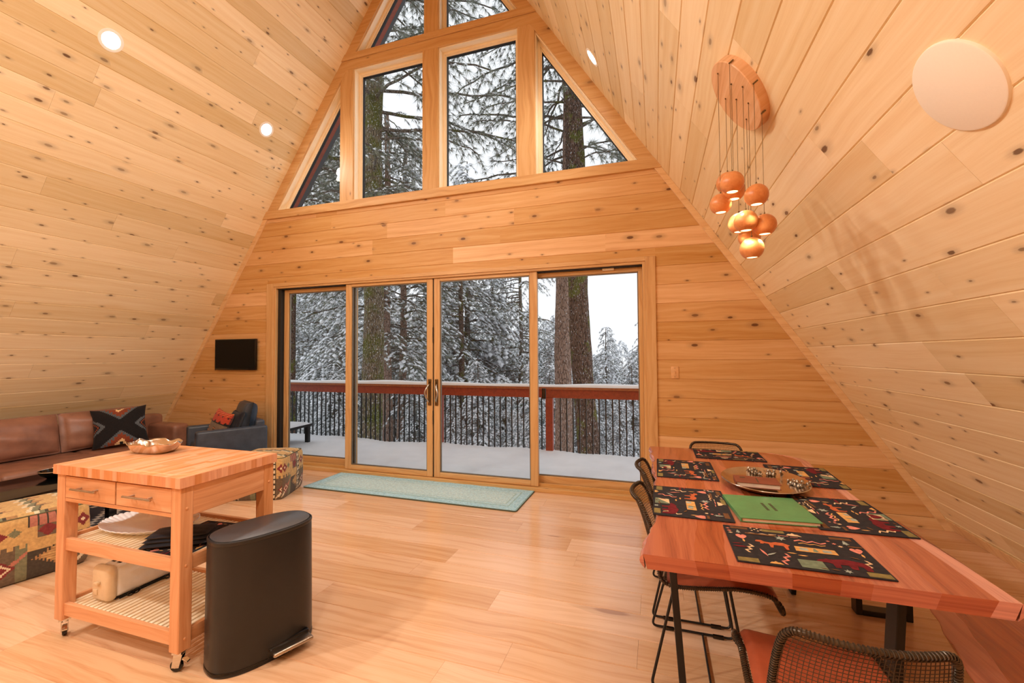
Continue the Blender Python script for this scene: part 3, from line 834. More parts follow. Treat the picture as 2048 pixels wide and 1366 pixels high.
def sh_sq(): return [(-1,-.8),(1,-.85),(1,.85),(-.95,.8)]
def sh_star(): return [((1 if k%2==0 else .45)*cos(PI/2+k*PI/6), (1 if k%2==0 else .45)*sin(PI/2+k*PI/6)) for k in range(12)]
def sh_dot(): return [(cos(2*PI*k/8), sin(2*PI*k/8)) for k in range(8)]
def sh_zig(n=5, w=.28):
    t = []; b = []
    for k in range(n+1):
        x = -1+2*k/n; y = .45 if k%2 else -.45
        t.append((x,y+w)); b.append((x,y-w))
    return t+b[::-1]
def sh_roof(): return [(-1,-.6),(1,-.6),(.55,.2),(.3,.2),(.0,.7),(-.3,.2),(-.6,.2)]
LAY = [ # shape, u, v, size u, size v, rotation deg, colour ; u 0..1 along the mat, v 0..1 away from the sitter
 ('sq',.07,.06,.075,.055,0,'ol'),('sq',.93,.06,.075,.055,0,'ol'),('sq',.39,.95,.09,.045,0,'ol'),('sq',.12,.95,.07,.035,0,'br'),('sq',.89,.93,.08,.04,0,'br'),
 ('heart',.11,.69,.045,.075,0,'pk'),('leaf',.115,.58,.02,.05,0,'tn'),('heart',.93,.62,.045,.075,0,'pk'),('leaf',.94,.50,.02,.05,0,'tn'),
 ('zig',.13,.36,.085,.05,70,'cr'),('zig',.925,.25,.09,.05,70,'cr'),('zig',.36,.19,.10,.05,70,'pk'),('zig',.63,.73,.12,.05,0,'pk'),('zig',.63,.66,.10,.03,0,'tn'),
 ('moose',.33,.54,.13,.13,0,'or'),('bear',.74,.24,.17,.16,0,'rd'),('sq',.62,.50,.145,.075,0,'tn'),('tree',.62,.50,.026,.055,0,'gn'),('sq',.54,.50,.03,.04,0,'gy'),('sq',.70,.50,.03,.04,0,'gy'),
 ('sq',.52,.13,.085,.12,0,'gn'),('sq',.52,.13,.072,.10,0,'cr'),('heart',.52,.135,.062,.085,0,'rd'),('roof',.54,.90,.06,.07,0,'cr'),('roof',.27,.06,.05,.05,0,'tn'),
 ('star',.415,.74,.045,.07,0,'gy'),('star',.73,.06,.03,.045,0,'gy'),('sq',.27,.80,.12,.022,-3,'br'),('zig',.27,.82,.11,.022,0,'cr'),
 ('leaf',.22,.28,.022,.095,15,'pk'),('leaf',.27,.26,.022,.08,-48,'gy'),('leaf',.43,.36,.02,.05,90,'tn'),('leaf',.50,.33,.02,.05,90,'tn'),('leaf',.06,.38,.03,.10,90,'rd'),('leaf',.05,.46,.02,.06,90,'rd'),
 ('star',.78,.82,.018,.02,0,'pk'),('star',.81,.76,.02,.025,0,'pk'),('star',.84,.70,.022,.03,0,'cr'),('tree',.90,.82,.028,.06,0,'gy'),('tree',.10,.83,.022,.05,0,'gy'),('sq',.945,.72,.05,.02,0,'br'),
 ('star',.025,.90,.02,.02,0,'pk'),('star',.03,.83,.022,.025,0,'pk'),('star',.035,.77,.022,.025,0,'cr'),('sq',.45,.82,.04,.006,0,'pk'),('sq',.53,.81,.03,.006,0,'pk'),('sq',.37,.83,.03,.006,0,'cr'),
 ('leaf',.65,.06,.016,.045,80,'br'),('leaf',.58,.06,.016,.04,80,'br'),('leaf',.86,.40,.02,.05,60,'br'),('leaf',.40,.42,.012,.03,80,'rd')]
LAY += [('dot',.22+.025*i,.90+.035*j,.009,.013,0,'cr') for i in range(4) for j in range(3) if (i+j)%2==0]
SH = {'sq':sh_sq,'heart':sh_heart,'tree':sh_tree,'bear':sh_bear,'moose':sh_moose,'leaf':sh_leaf,'star':sh_star,'dot':sh_dot,'zig':sh_zig,'roof':sh_roof}
def placemat(cx, cy, rz, label, w=.445, d=.325, flip=1, jit=0, z=TZ):
    rg = random.Random(int(cx*1000+cy*77)); m = MB()
    # cloth body: slightly wavy, hemmed
    def fn(u, v): return ((u-.5)*w, (v-.5)*d, .004+.0012*sin(u*9+cx*7)*sin(v*7+cy*5))
    m.grid(fn, 24, 16)
    n = 24; 
    per = [((u-.5)*w,(v-.5)*d) for u, v in [(k/20,0) for k in range(20)]+[(1,k/14) for k in range(14)]+[(1-k/20,1) for k in range(20)]+[(0,1-k/14) for k in range(14)]]
    m.tube([(x,y,.0028) for x, y in per], .0026, 6, closed=True)
    m.prism(per, .0004, .0022)
    for i, (s, u, v, su, sv, rot, c) in enumerate(LAY):
        if jit: u += rg.uniform(-jit,jit); v += rg.uniform(-jit,jit)*.6
        if flip < 0: u = 1-u; rot = -rot
        u = min(max(u, su+.005), 1-su-.005); a = math.radians(rot)
        A, B = su*w, sv*d
        P = []
        for (x, y) in SH[s]():
            X, Y = x*A*flip, y*B
            if rot: L = max(A, .03); X, Y = x*A*cos(a)-y*B*sin(a), x*A*sin(a)+y*B*cos(a)
            px = (u-.5)*w+X; py = (v-.5)*d+Y
            px = min(max(px,-w/2+.003), w/2-.003); py = min(max(py,-d/2+.003), d/2-.003)
            uu, vv = px/w+.5, py/d+.5
            P.append((px, py, .0046+.00003*i+.0012*sin(uu*9+cx*7)*sin(vv*7+cy*5)))
        ar = sum(P[k][0]*P[(k+1)%len(P)][1]-P[(k+1)%len(P)][0]*P[k][1] for k in range(len(P)))
        if ar < 0: P = P[::-1]
        m.add(P, [tuple(range(len(P)))], None, .5, PI_[c])
    o = m.build('placemat', mats_p, None)
    o.location = (cx, cy, z+.0002); o.rotation_euler = (0,0,rz)
    return tag(o, label, 'placemat', 'dark folk patterned placemats on the table')
placemat(.478,1.832,.004,'dark folk patterned placemat at the near end of the table, before the foreground chair')
placemat(.143,2.256,-PI/2,'dark folk patterned placemat left of the green binder', w=.435, jit=.05)
placemat(.162,2.888,-PI/2,'dark folk patterned placemat left of the metal platter', w=.435, flip=-1, jit=.06)
placemat(.775,2.285,PI/2+.03,'dark folk patterned placemat right of the green binder', w=.435, flip=-1, jit=.04)
placemat(.795,2.925,PI/2-.03,'dark folk patterned placemat to the right behind the metal platter', w=.435, jit=.06)
placemat(.467,3.372,PI,'dark folk patterned placemat at the far end of the table, before the wire chair', w=.425, d=.29, jit=.05)

# ------------------------------------------------------------------ platter, book, binder on the table
pl = thing('serving_platter', 'oval pewter platter with grape clusters on its rim, holding a brown book', 'platter', (.545,2.665,TZ), -.05)
m = MB(); prf = [(0,.006),(.12,.006),(.150,.008),(.185,.022),(.203,.034),(.208,.037),(.210,.034),(.188,.019),(.15,.002),(0,.0)]
m.lathe(prf, 64, sx=1.0, sy=1.22); m.build('dish', M['pewter'], pl, smooth=50)
for (cx_, cy_, rot_) in ((.02,.19,0),(.150,.02,-1.2)):
    m = MB(); rg = random.Random(int(cx_*100))
    for k in range(24):
        u, v = rg.gauss(0,.038), rg.gauss(0,.014); a = rot_
        x, y = cx_+u*cos(a)-v*sin(a), cy_+u*sin(a)+v*cos(a)
        rr = math.hypot(x, y/1.22); z = .012 if rr < .15 else .012+(rr-.15)*.52
        r = rg.uniform(.006,.010)
        m.lathe([(0,-r),(r*.7,-r*.7),(r,0),(r*.7,r*.7),(0,r)], 8, c=(x,y,z+.004))
    for k in range(4):
        a = rot_+rg.uniform(-.6,.6); x, y = cx_+(k-1.5)*.03*cos(rot_), cy_+(k-1.5)*.03*sin(rot_)
        rr = math.hypot(x, y/1.22); z = (.012 if rr < .15 else .012+(rr-.15)*.52)+.012
        m.add([(x+q*cos(a)*.022-w_*sin(a)*.014, y+q*sin(a)*.022+w_*cos(a)*.014, z+.004*(1-abs(q))) for q, w_ in sh_leaf()], [(0,1,2,3,4,5)])
    m.build('grape_ornament', M['pewter_dark'], pl, smooth=50)
bk = thing('book', 'brown hardcover book lying in the pewter platter', 'book', (.492,2.585,TZ+.021), -.05)
def book(root, L, Dp, T, cover, spine='left', ring=False):
    m = MB(); m.box(-L/2,L/2,-Dp/2,Dp/2,0,.003); m.box(-L/2,L/2,-Dp/2,Dp/2,T-.003,T); m.box(-L/2,-L/2+.004,-Dp/2,Dp/2,.003,T-.003)
    m.build('cover', M[cover], root, bevel=.0012)
    m = MB(); m.box(-L/2+.004,L/2-.006,-Dp/2+.005,Dp/2-.006,.0031,T-.0031); m.build('pages', M['paper'], root)
book(bk, .205, .135, .026, 'brown_cover')
mm = MB(); mm.box(-.075,-.05,.02,.035,.026,.0264); mm.build('stamped_mark', M['ink'], bk)
mm = MB(); mm.box(.0,.006,-.05,.04,.026,.0264); mm.build('stamped_mark', M['ink'], bk)
gb = thing('binder', 'green leatherette guest binder lying beside the pewter platter', 'binder', (.470,2.232,TZ), .09)
m = MB(); Lb, Db, Tb = .305, .315, .021
m.grid(lambda u, v: ((u-.5)*Lb, (v-.5)*Db, Tb-.002+.003*(1-(2*v-1)**6)*(1-(2*u-1)**6)), 12, 12)
m.box(-Lb/2,Lb/2,-Db/2,Db/2,Tb-.005,Tb-.0018); m.box(-Lb/2,Lb/2,-Db/2,Db/2,.0005,.0035); m.box(-Lb/2-.002,-Lb/2+.004,-Db/2,Db/2,.0008,Tb-.002)
m.build('cover', M['green_cover'], gb, bevel=.002)
mm = MB(); mm.box(-Lb/2+.006,Lb/2-.008,-Db/2+.006,Db/2-.008,.0036,Tb-.0052); mm.build('pages', M['paper'], gb)
mm = MB()
for x0 in (-.02, .012): 
    for j in range(5): mm.box(x0, x0+.012, -.05+j*.02, -.034+j*.02, Tb+.0008, Tb+.0014)
mm.build('stamped_title', M['ink'], gb)
# ------------------------------------------------------------------ kitchen cart
cart = thing('kitchen_cart', 'rolling wooden butcher block kitchen cart with two drawers and slatted shelves', 'cart', (-3.03,1.437,0), .005)
CW, CD, CH = .936, .545, .906
m = MB(); nb = 30
# top: strips of butcher block running front to back, end-grain bands on the long edges
for i in range(nb):
    a, b = CW*i/nb, CW*(i+1)/nb; y = 0; 
    while y < CD-1e-4:
        L = random.uniform(.10,.26); y1 = min(CD, y+L)
        if CD-y1 < .05: y1 = CD
        ou, ov = random.uniform(0,40), random.uniform(0,40)
        m.add([(a,y,CH),(b,y,CH),(b,y1,CH),(a,y1,CH)], [(0,1,2,3)], [[(y+ou,a+ov),(y+ou,b+ov),(y1+ou,b+ov),(y1+ou,a+ov)]], random.random())
        if y == 0: m.add([(a,0,CH-.048),(b,0,CH-.048),(b,0,CH),(a,0,CH)], [(0,1,2,3)], [[(ou,ov),(ou+.01,ov+.02),(ou+.05,ov+.02),(ou+.05,ov)]], random.random())
        if y1 == CD: m.add([(b,CD,CH-.048),(a,CD,CH-.048),(a,CD,CH),(b,CD,CH)], [(0,1,2,3)], [[(ou,ov),(ou+.01,ov+.02),(ou+.05,ov+.02),(ou+.05,ov)]], random.random())
        y = y1
for i in range(16):
    y, y1 = CD*i/16, CD*(i+1)/16
    for x, f in ((CW,(0,1,2,3)),(0,(3,2,1,0))):
        ou = random.uniform(0,40); r = random.random()
        m.add([(x,y,CH-.048),(x,y1,CH-.048),(x,y1,CH),(x,y,CH)], [f], [[(ou,ou),(ou,ou+.03),(ou+.05,ou+.03),(ou+.05,ou)]], r)
m.add([(0,0,CH-.048),(CW,0,CH-.048),(CW,CD,CH-.048),(0,CD,CH-.048)], [(3,2,1,0)], None, .5)
top = m.build('butcher_block_top', M['butcher'], cart, bevel=.006); weld(top)
# juice groove as an inlaid darker channel
m = MB(); gp = [(.44,.045),(.80,.04),(.85,.045),(.885,.075),(.89,.12),(.888,.42),(.875,.47),(.83,.50)]
sm = []
for (p, q) in zip(gp[:-1], gp[1:]):
    for k in range(6): sm.append((p[0]+(q[0]-p[0])*k/6, p[1]+(q[1]-p[1])*k/6))
sm.append(gp[-1])
m.tube([(x,y,CH-.0035) for x, y in sm], .0055, 8); m.build('juice_groove', M['cart'], top, smooth=50)
LW = .062
for i, (x, y) in enumerate(((.012,.012),(CW-.012-LW,.012),(.012,CD-.012-LW),(CW-.012-LW,CD-.012-LW))):
    mm = MB(); mm.box(x,x+LW,y,y+LW,.098,CH-.048,rnd=.3+.15*i,grain='z')
    lg = mm.build('leg', M['cart'], cart, bevel=.004)
    if x > .5:
        mm = MB()
        for zz in (.755,.49,.155):
            mm = MB(); mm.lathe([(0,.004),(.005,.003),(.007,0),(.007,-.003)], 10); mm.v = [(x+LW+vz, y+LW*.5+vx, zz+vy) for (vx,vy,vz) in mm.v]
            mm.build('wood_plug', M['cart'], lg, smooth=40)
    cx_, cy_ = x+LW/2, y+LW/2; a = (-.5,.35,.2,.1)[i]
    cs = bpy.data.objects.new('caster', None); COL.objects.link(cs); cs.parent = cart; cs.location = (cx_,cy_,0); cs.rotation_euler = (0,0,a); cs.empty_display_size = .03
    mm = MB(); mm.box(-.022,.022,-.024,.024,.088,.0985); mm.lathe([(0,.09),(.016,.09),(.014,.076),(0,.076)], 14)
    for sg in (-1,1):
        mm.prism([(-.020,.082),(.020,.082),(.004,.022),(-.030,.022)], sg*.013-.0012, sg*.013+.0012, 'y')
    mm.prism([(.018,.066),(.040,.05),(.042,.045),(.016,.058)], -.011, .011, 'y')
    mm.build('caster_fork', M['chrome'], cs, bevel=.001)
    mm = MB(); mm.lathe([(.006,-.010),(.024,-.010),(.027,-.007),(.027,.007),(.024,.010),(.006,.010)], 24)
    mm.v = [(p[0]-.013, p[2], p[1]+.0275) for p in mm.v]; mm.build('caster_wheel', M['gloss_black'], cs, smooth=40)
    mm = MB(); mm.tube([(-.013,-.0145,.0275),(-.013,.0145,.0275)], .0065, 10); mm.build('axle_cap', M['chrome'], cs, smooth=40)
# aprons
z0, z1 = .715, CH-.048
for (a, b, c, d, g) in ((CW-.030,CW-.014,.012+LW,CD-.012-LW,'y'),(.014,.030,.012+LW,CD-.012-LW,'y'),(.012+LW,CW-.012-LW,CD-.030,CD-.014,'x')):
    mm = MB(); mm.box(a,b,c,d,z0,z1,rnd=.4,grain=g); mm.build('apron', M['cart'], cart, bevel=.003)
mm = MB(); mm.box(.012+LW,CW-.012-LW,.016,.034,z0,z0+.018,rnd=.5,grain='x'); mm.box(.012+LW,CW-.012-LW,.016,.034,z1-.008,z1,rnd=.5,grain='x'); mm.box(.012+LW,CW-.012-LW,.022,.5,z0+.0,z0+.006,rnd=.5,grain='x')
mm.build('drawer_rail', M['cart'], cart, bevel=.002)
x0, x1 = .012+LW, CW-.012-LW; xm = (x0+x1)/2
mm = MB(); mm.box(xm-.004,xm+.004,.022,.034,z0+.018,z1-.008); mm.build('drawer_divider', M['dark_gap'], cart)
for a, b, r in ((x0+.003,xm-.005,.45),(xm+.005,x1-.003,.35)):
    mm = MB(); mm.box(a,b,.015,.033,z0+.0205,z1-.0105,rnd=r,grain='x'); dr = mm.build('drawer', M['cart'], cart, bevel=.0025)
    c_ = (a+b)/2; zz = (z0+z1)/2+.008
    mm = MB(); mm.tube([(c_-.098,-.014,zz),(c_+.098,-.014,zz)], .0058, 10); mm.tube([(c_-.062,-.014,zz),(c_-.062,.016,zz)], .0048, 8); mm.tube([(c_+.062,-.014,zz),(c_+.062,.016,zz)], .0048, 8)
    mm.build('bar_handle', M['steel'], dr, smooth=40)
for zs_, nm in ((.522,'upper'),(.185,'lower')):
    mm = MB(); sl_ = MB(); h = .062
    mm.box(.012+LW*.4,CW-.012-LW*.4,.022,.044,zs_-h,zs_,rnd=.35,grain='x'); mm.box(.012+LW*.4,CW-.012-LW*.4,CD-.044,CD-.022,zs_-h,zs_,rnd=.45,grain='x')
    mm.box(.020,.042,.022,CD-.022,zs_-h,zs_+.0,rnd=.5,grain='y'); mm.box(CW-.042,CW-.020,.022,CD-.022,zs_-h,zs_,rnd=.55,grain='y')
    n = 27
    for k in range(n):
        x = .052+(CW-.104)*k/(n-1); sl_.box(x-.0098,x+.0098,.044,CD-.044,zs_-.030,zs_-.016,rnd=random.uniform(.05,.5),grain='y')
    sh_ = mm.build('shelf_frame', M['cart'], cart, bevel=.0015); sl_.build('slats', M['jamb'], sh_, bevel=.0015)

# things on and in the cart
def at_cart(x, y): return (-3.03+x-.005*y, 1.437+y+.005*x)
# ruffled metal tray
p = at_cart(.195,.365)
tr = thing('metal_dish', 'ruffled rectangular polished metal dish on top of the butcher block cart', 'dish', (p[0],p[1],CH+.0005), .10)
m = MB(); na, nr = 72, 12
def trayf(u, v):
    a = 2*PI*u; t = v; ex = 3.4
    c_, s_ = cos(a), sin(a); R = (abs(c_)**ex+abs(s_)**ex)**(-1/ex)
    k = .62+.38*t**.8 if t > .02 else .0
    if t <= .02: k = 0
    wv = 1+.028*t**3*sin(7*a+.6)+.012*t**3*sin(11*a)
    z = .002+.058*max(0,(t-.3)/.7)**1.6+.006*t**4*sin(7*a+.6)+.003*t**4*sin(12*a)
    kk = (t/.3)*.66 if t < .3 else .66+.34*((t-.3)/.7)**1.0
    return (.150*R*c_*kk*wv, .085*R*s_*kk*wv, z)
m.grid(trayf, na, nr, closed_u=True)
o = m.build('dish', M['pewter'], tr, smooth=60, fixn=True)
sd = o.modifiers.new('solid','SOLIDIFY'); sd.thickness = .003; sd.offset = 1
# scalloped oval platter on the upper shelf
p = (-2.735,1.725); ZS = .522-.016
sp = thing('oval_platter', 'white fluted oval platter on the upper slatted shelf of the cart', 'platter', (p[0],p[1],ZS+.002), .12)
m = MB(); nf = 44
m.lathe([(0,.006),(.11,.006),(.155,.008),(.185,.018),(.225,.034),(.245,.041),(.247,.038),(.226,.029),(.187,.012),(.156,.001),(0,0)], nf*6, sx=1.10, sy=.74,
        wob=lambda a, r, z: 1+(.012*abs(sin(a*nf/2))-.006)*max(0,(r-.15)/.095))
zz = []
for (x, y, z) in m.v:
    r = math.hypot(x/1.10, y/.74); a = math.atan2(y/.74, x/1.10); zz.append((x,y,z+.0045*max(0,min(1,(r-.165)/.06))*(abs(sin(a*nf/2))-.5)))
m.v = zz
m.build('platter', M['white_ceramic'], sp, smooth=40)
# folded navy cloth on a dark patterned mat, both lying on the upper shelf
p = at_cart(.70,.20)
mp = placemat(-2.335, 1.69, PI/2+.10, 'dark folk patterned placemat lying on the cart shelf under a folded navy cloth', w=.42, d=.29, z=ZS)
p = at_cart(.70,.20)
fc = thing('folded_cloth', 'folded navy cloth on the placemat on the upper cart shelf', 'cloth', (-2.345,1.625,ZS+.0085), .55)
m = MB()
for k in range(3): puff(m, .004*k, .003*(k%2), .013+.020*k, .30-.012*k, .16-.01*k, .030, 'z', 16, .3, 4, .06, k)
weld(m.build('cloth', M['navy'], fc, smooth=50))
# toaster on the lower shelf
p = (-2.812,1.735); ZL = .185-.016
ts = thing('toaster', 'white and cream long slot toaster on the lower slatted shelf of the cart', 'toaster', (p[0],p[1],ZL+.001), PI/2)
m = MB(); rbox(m, .02,0,.098,.37,.125,.17,.025,4); m.build('body', M['white_plastic'], ts, smooth=40)
m = MB(); rbox(m, .212,0,.098,.035,.14,.180,.017,4); m.build('end_cap', M['cream_plastic'], ts, smooth=40); m = MB(); rbox(m, -.178,0,.098,.055,.142,.182,.028,4); e = m.build('end_cap', M['cream_plastic'], ts, smooth=40)
m = MB(); rbox(m, -.214,0,.11,.018,.030,.014,.004,2); m.build('lever', M['cream_plastic'], e, smooth=40); m = MB(); rbox(m, -.208,.02,.06,.008,.03,.03,.003,2); m.build('browning_dial', M['cream_plastic'], e, smooth=40)
m = MB(); m.box(-.13,.17,-.035,-.008,.1815,.1845); m.box(-.13,.17,.012,.038,.1815,.1845); m.build('bread_slot', M['dark_gap'], ts)
m = MB(); m.box(-.16,.205,-.055,.055,.006,.016); m.build('base_plate', M['dark_gap'], ts)
m = MB()
pts = [(-.15,-.071,.011),(.06,-.071,.011),(.07,-.078,.012),(.09,-.085,.010),(.1,-.073,.012),(.2,-.071,.011)]; m.tube(pts, .004, 6)
for cx_ in (-.1,.09,-.075): m.tube([(cx_+.018*cos(q),-.078,.016+.012*sin(q)) for q in [2*PI*k/12 for k in range(12)]], .0035, 6, closed=True)
m.build('power_cord', M['gloss_black'], ts, smooth=60)

# ------------------------------------------------------------------ pedal bin
bn = thing('trash_can', 'slim black pedal trash can standing in front of the cart', 'trash can', (-1.916,1.730,0), 1.192)
a_, b_, H_ = .240, .150, .612
def sel(t, a, b, n=2.6):
    c_, s_ = cos(t), sin(t); return (math.copysign(abs(c_)**(2/n), c_)*a, math.copysign(abs(s_)**(2/n), s_)*b)
def shellm(levels, n=96, cap=True):
    m = MB(); vs = []; fs = []
    for (z, k) in levels:
        for i in range(n):
            x, y = sel(2*PI*i/n, a_*k, b_*(1-(1-k)*a_/b_)); vs.append((x,y,z))
    for j in range(len(levels)-1):
        for i in range(n): i2 = (i+1)%n; fs.append((j*n+i, j*n+i2, (j+1)*n+i2, (j+1)*n+i))
    if cap: fs.append(tuple(range((len(levels)-1)*n, len(levels)*n))); fs.append(tuple(range(n-1,-1,-1)))
    m.add(vs, fs); return m
shellm([(.022,.985),(.03,.992),(.30,.985),(H_-.03,.972),(H_-.022,.965)]).build('body', M['can_black'], bn, smooth=40)
shellm([(.0,.99),(.004,1.0),(.018,1.0),(.0219,.99)]).build('base_ring', M['gloss_black'], bn, smooth=40)
shellm([(H_-.0215,.972),(H_-.016,.980),(H_-.006,.976),(H_-.002,.95),(H_-.012,.945)]).build('rim', M['can_black'], bn, smooth=40)
shellm([(H_-.010,.930),(H_-.001,.930),(H_+.0005,.915)]).build('lid', M['can_lid'], bn, smooth=40)
m = MB(); m.prism([(-.03,-.1492),(.175,-.1492),(.175,-.115),(-.03,-.115)], .012, .070); m.build('pedal_recess', M['gloss_black'], bn, bevel=.008)
m = MB(); vs = []
rbox(m, .075,-.176,.050,.190,.066,.020,.009,3); m.build('step_pedal', M['steel'], bn, smooth=40)

# ------------------------------------------------------------------ runner rug by the door
RC = {'a':rgb(172,212,224),'b':rgb(184,216,222),'c':rgb(154,202,218),'d':rgb(182,214,218),'e':rgb(194,218,218)}
def rugcol(u, v):
    x = min(u*2.5, (1-u)*2.5, 9); y = min(v*.64, (1-v)*.64); d = min(x, y)
    rg = random.random()
    if d < .012: c = rgb(132,168,168)
    elif d < .10: c = RC['a'] if rg < .7 else RC['c']
    elif d < .112: c = rgb(156,192,192)
    elif d < .15: c = RC['b'] if rg < .5 else RC['a']
    elif d < .16: c = rgb(164,196,194)
    else: c = RC['d'] if rg < .55 else (RC['e'] if rg < .8 else RC['b'])
    k = .93+.14*random.random(); return (c[0]*k,c[1]*k,c[2]*k,1)
m = MB(); RL, RW = 2.51, .645
m.grid(lambda u, v: ((u-.5)*RL, (v-.5)*RW, .012+.0012*sin(u*60)*sin(v*31)), 170, 60, colfn=rugcol)
per = []
for cx_, cy_, a0 in ((RL/2-.03,RW/2-.03,0),(-RL/2+.03,RW/2-.03,PI/2),(-RL/2+.03,-RW/2+.03,PI),(RL/2-.03,-RW/2+.03,1.5*PI)):
    per += [(cx_+.034*cos(a0+PI/2*k/5), cy_+.034*sin(a0+PI/2*k/5)) for k in range(6)]
m.prism(per, .0005, .0105, mi=1)
o = m.build('runner_rug', [M['rugcloth'], plain('rug_backing', rgb(84,88,70), .9)]); o.location = (-2.512,4.236,0); o.rotation_euler = (0,0,-.008)
tag(o, 'pale mint green runner rug with bordered pattern in front of the glass doors', 'rug')

# ------------------------------------------------------------------ living corner
NV, CRM, BRN = rgb(34,34,52), rgb(206,196,184), rgb(84,56,52)
def arcol(u, v):
    i, j = int(u*36), int(v*44)
    p = (i+3*(j//4)) % 12; q = abs((i % 18)-9)+abs((j % 22)-11)
    c = NV
    if q in (6,7) : c = CRM
    elif q in (2,3): c = BRN
    elif q == 9 and (i+j) % 2: c = CRM
    elif q > 12: c = BRN if (j//2) % 2 else NV
    if min(i, 35-i, j, 43-j) < 2: c = NV
    elif min(i, 35-i, j, 43-j) == 2: c = CRM
    return c
m = MB(); m.grid(lambda u, v: ((u-.5)*1.85, (v-.5)*2.15, .007), 36*3, 44*3, colfn=arcol); m.prism([(-.928,-1.078),(.928,-1.078),(.928,1.078),(-.928,1.078)], .0005, .0065, mi=1)
o = m.build('area_rug', [M['kilim'], M['navy']]); o.location = (-5.16,2.33,0); tag(o, 'navy and cream patterned area rug under the black coffee table', 'rug')
# coffee table
ct = thing('coffee_table', 'low glossy black coffee table in front of the brown sofa', 'table', (-4.93,2.12,.0078), 0)
m = MB(); rbox(m, 0,0,.395,.74,1.06,.035,.006,2); m.build('table_top', M['gloss_black'], ct, smooth=30)
m = MB(); rbox(m, 0,0,.325,.66,.98,.10,.006,2); m.build('apron', M['gloss_black'], ct, smooth=30)
for x in (-.31,.31):
    for y in (-.47,.47):
        m = MB(); m.box(x-.03,x+.03,y-.03,y+.03,0,.275); m.build('leg', M['gloss_black'], ct, bevel=.003)
bw = thing('bowl', 'small black bowl with a bright rim on the coffee table', 'bowl', (-5.02,2.40,.4205), 0)
m = MB(); m.lathe([(0,.004),(.05,.004),(.095,.035),(.112,.062),(.115,.062),(.098,.030),(.055,0),(0,0)], 40); m.build('bowl_body', M['gloss_black'], bw, smooth=50)
m = MB(); m.tube([(.1135*cos(2*PI*k/40),.1135*sin(2*PI*k/40),.062) for k in range(40)], .0035, 8, closed=True); m.build('rim', M['chrome'], bw, smooth=60)

# sofa
sf = thing('sofa', 'brown leather sofa along the sloping left wall', 'sofa', (0,0,0))
SX0, SX1, SY0, SY1 = -6.62, -5.60, 1.30, 4.20
m = MB(); rbox(m, (SX0+SX1)/2,(SY0+SY1)/2,.175,SX1-SX0-.06,SY1-SY0-.02,.15,.02,3); m.build('base', M['brown_leather'], sf, smooth=40)
m = MB(); rbox(m, SX0+.11,(SY0+SY1)/2,.42,.20,SY1-SY0-.02,.56,.05,4); m.build('back_frame', M['brown_leather'], sf, smooth=40)
for k, (a, b, fx) in enumerate(((1.42,2.285,-5.50),(2.29,3.13,-5.585),(3.135,3.98,-5.60))):
    m = MB(); x0 = SX0+.22; rbox(m, (x0+fx)/2,(a+b)/2,.335,fx-x0,b-a-.008,.155,.045,4)
    m.v = [(x,y,z+(.022*(1-((y-(a+b)/2)/(b-a)*2)**4)*(1-((x-(x0+fx)/2)/(fx-x0)*2)**4) if z > .35 else 0)) for x, y, z in m.v]
    m.build('seat_cushion', M['brown_leather'], sf, smooth=50)
tl = Matrix.Rotation(math.radians(-12), 3, 'Y')
for k, (a, b) in enumerate(((1.45,2.20),(2.205,3.005),(3.01,3.80))):
    m = MB(); puff(m, -6.255,(a+b)/2,.635,.30,b-a,.43,'x',24,.55,5,.07,k+3,tilt=tl); weld(m.build('back_cushion', M['brown_leather'], sf, smooth=60), .002)
for y0, y1 in ((3.99,4.20),(1.22,1.41)):
    m = MB(); rbox(m, (SX0+SX1)/2-.16 if y0 > 3 else (SX0+SX1)/2,(y0+y1)/2,.345,SX1-SX0-(.33 if y0 > 3 else .02),y1-y0,.49,.05,4); m.build('arm', M['brown_leather'], sf, smooth=40)
for x in (SX0+.08, SX1-.1):
    for y in (SY0+.06, SY1-.08):
        m = MB(); m.box(x-.03,x+.03,y-.03,y+.03,.0,.102); m.build('foot', M['gloss_black'], sf)

# kilim cushion on the sofa
KB, KS, KR, KC = rgb(26,24,27), rgb(88,96,104), rgb(134,66,42), rgb(232,200,150)
def kilcol(u, v):
    n = 34; a = abs((int(u*n)+.5)/n-.5); y = (int(v*n)+.5)/n; d = min(y, 1-y)
    e = d + 0*a
    # two triangles pointing to the centre from top and bottom
    k = a*1.05+d
    if k < .12: return KC if (abs(a-.0) > .02 or d > .05) else KB
    if k < .15 and (int(u*n)+int(v*n)) % 2: return KC
    if k < .27: return KR
    if k < .31 and int(u*n) % 2: return KR
    if k < .37: return KS
    b = abs(y-.5); h = .5-a
    k2 = h+b*1.1
    if k2 < .10: return KB
    if k2 < .14: return KR
    if .17 < k2 < .25: return KS
    return KB
pi_ = thing('throw_pillow', 'black and rust kilim throw pillow leaning in the sofa corner', 'pillow', (-5.985,3.43,.655), math.radians(60))
tl2 = Matrix.Rotation(math.radians(-24), 3, 'X') @ Matrix.Rotation(math.radians(-4), 3, 'Y')
m = MB(); puff(m, 0,0,0,.50,.15,.47,'y',68,.6,6,.02,5,colfn=kilcol,tilt=tl2,corner=.10); weld(m.build('cover', M['kilim'], pi_, smooth=60), .002)

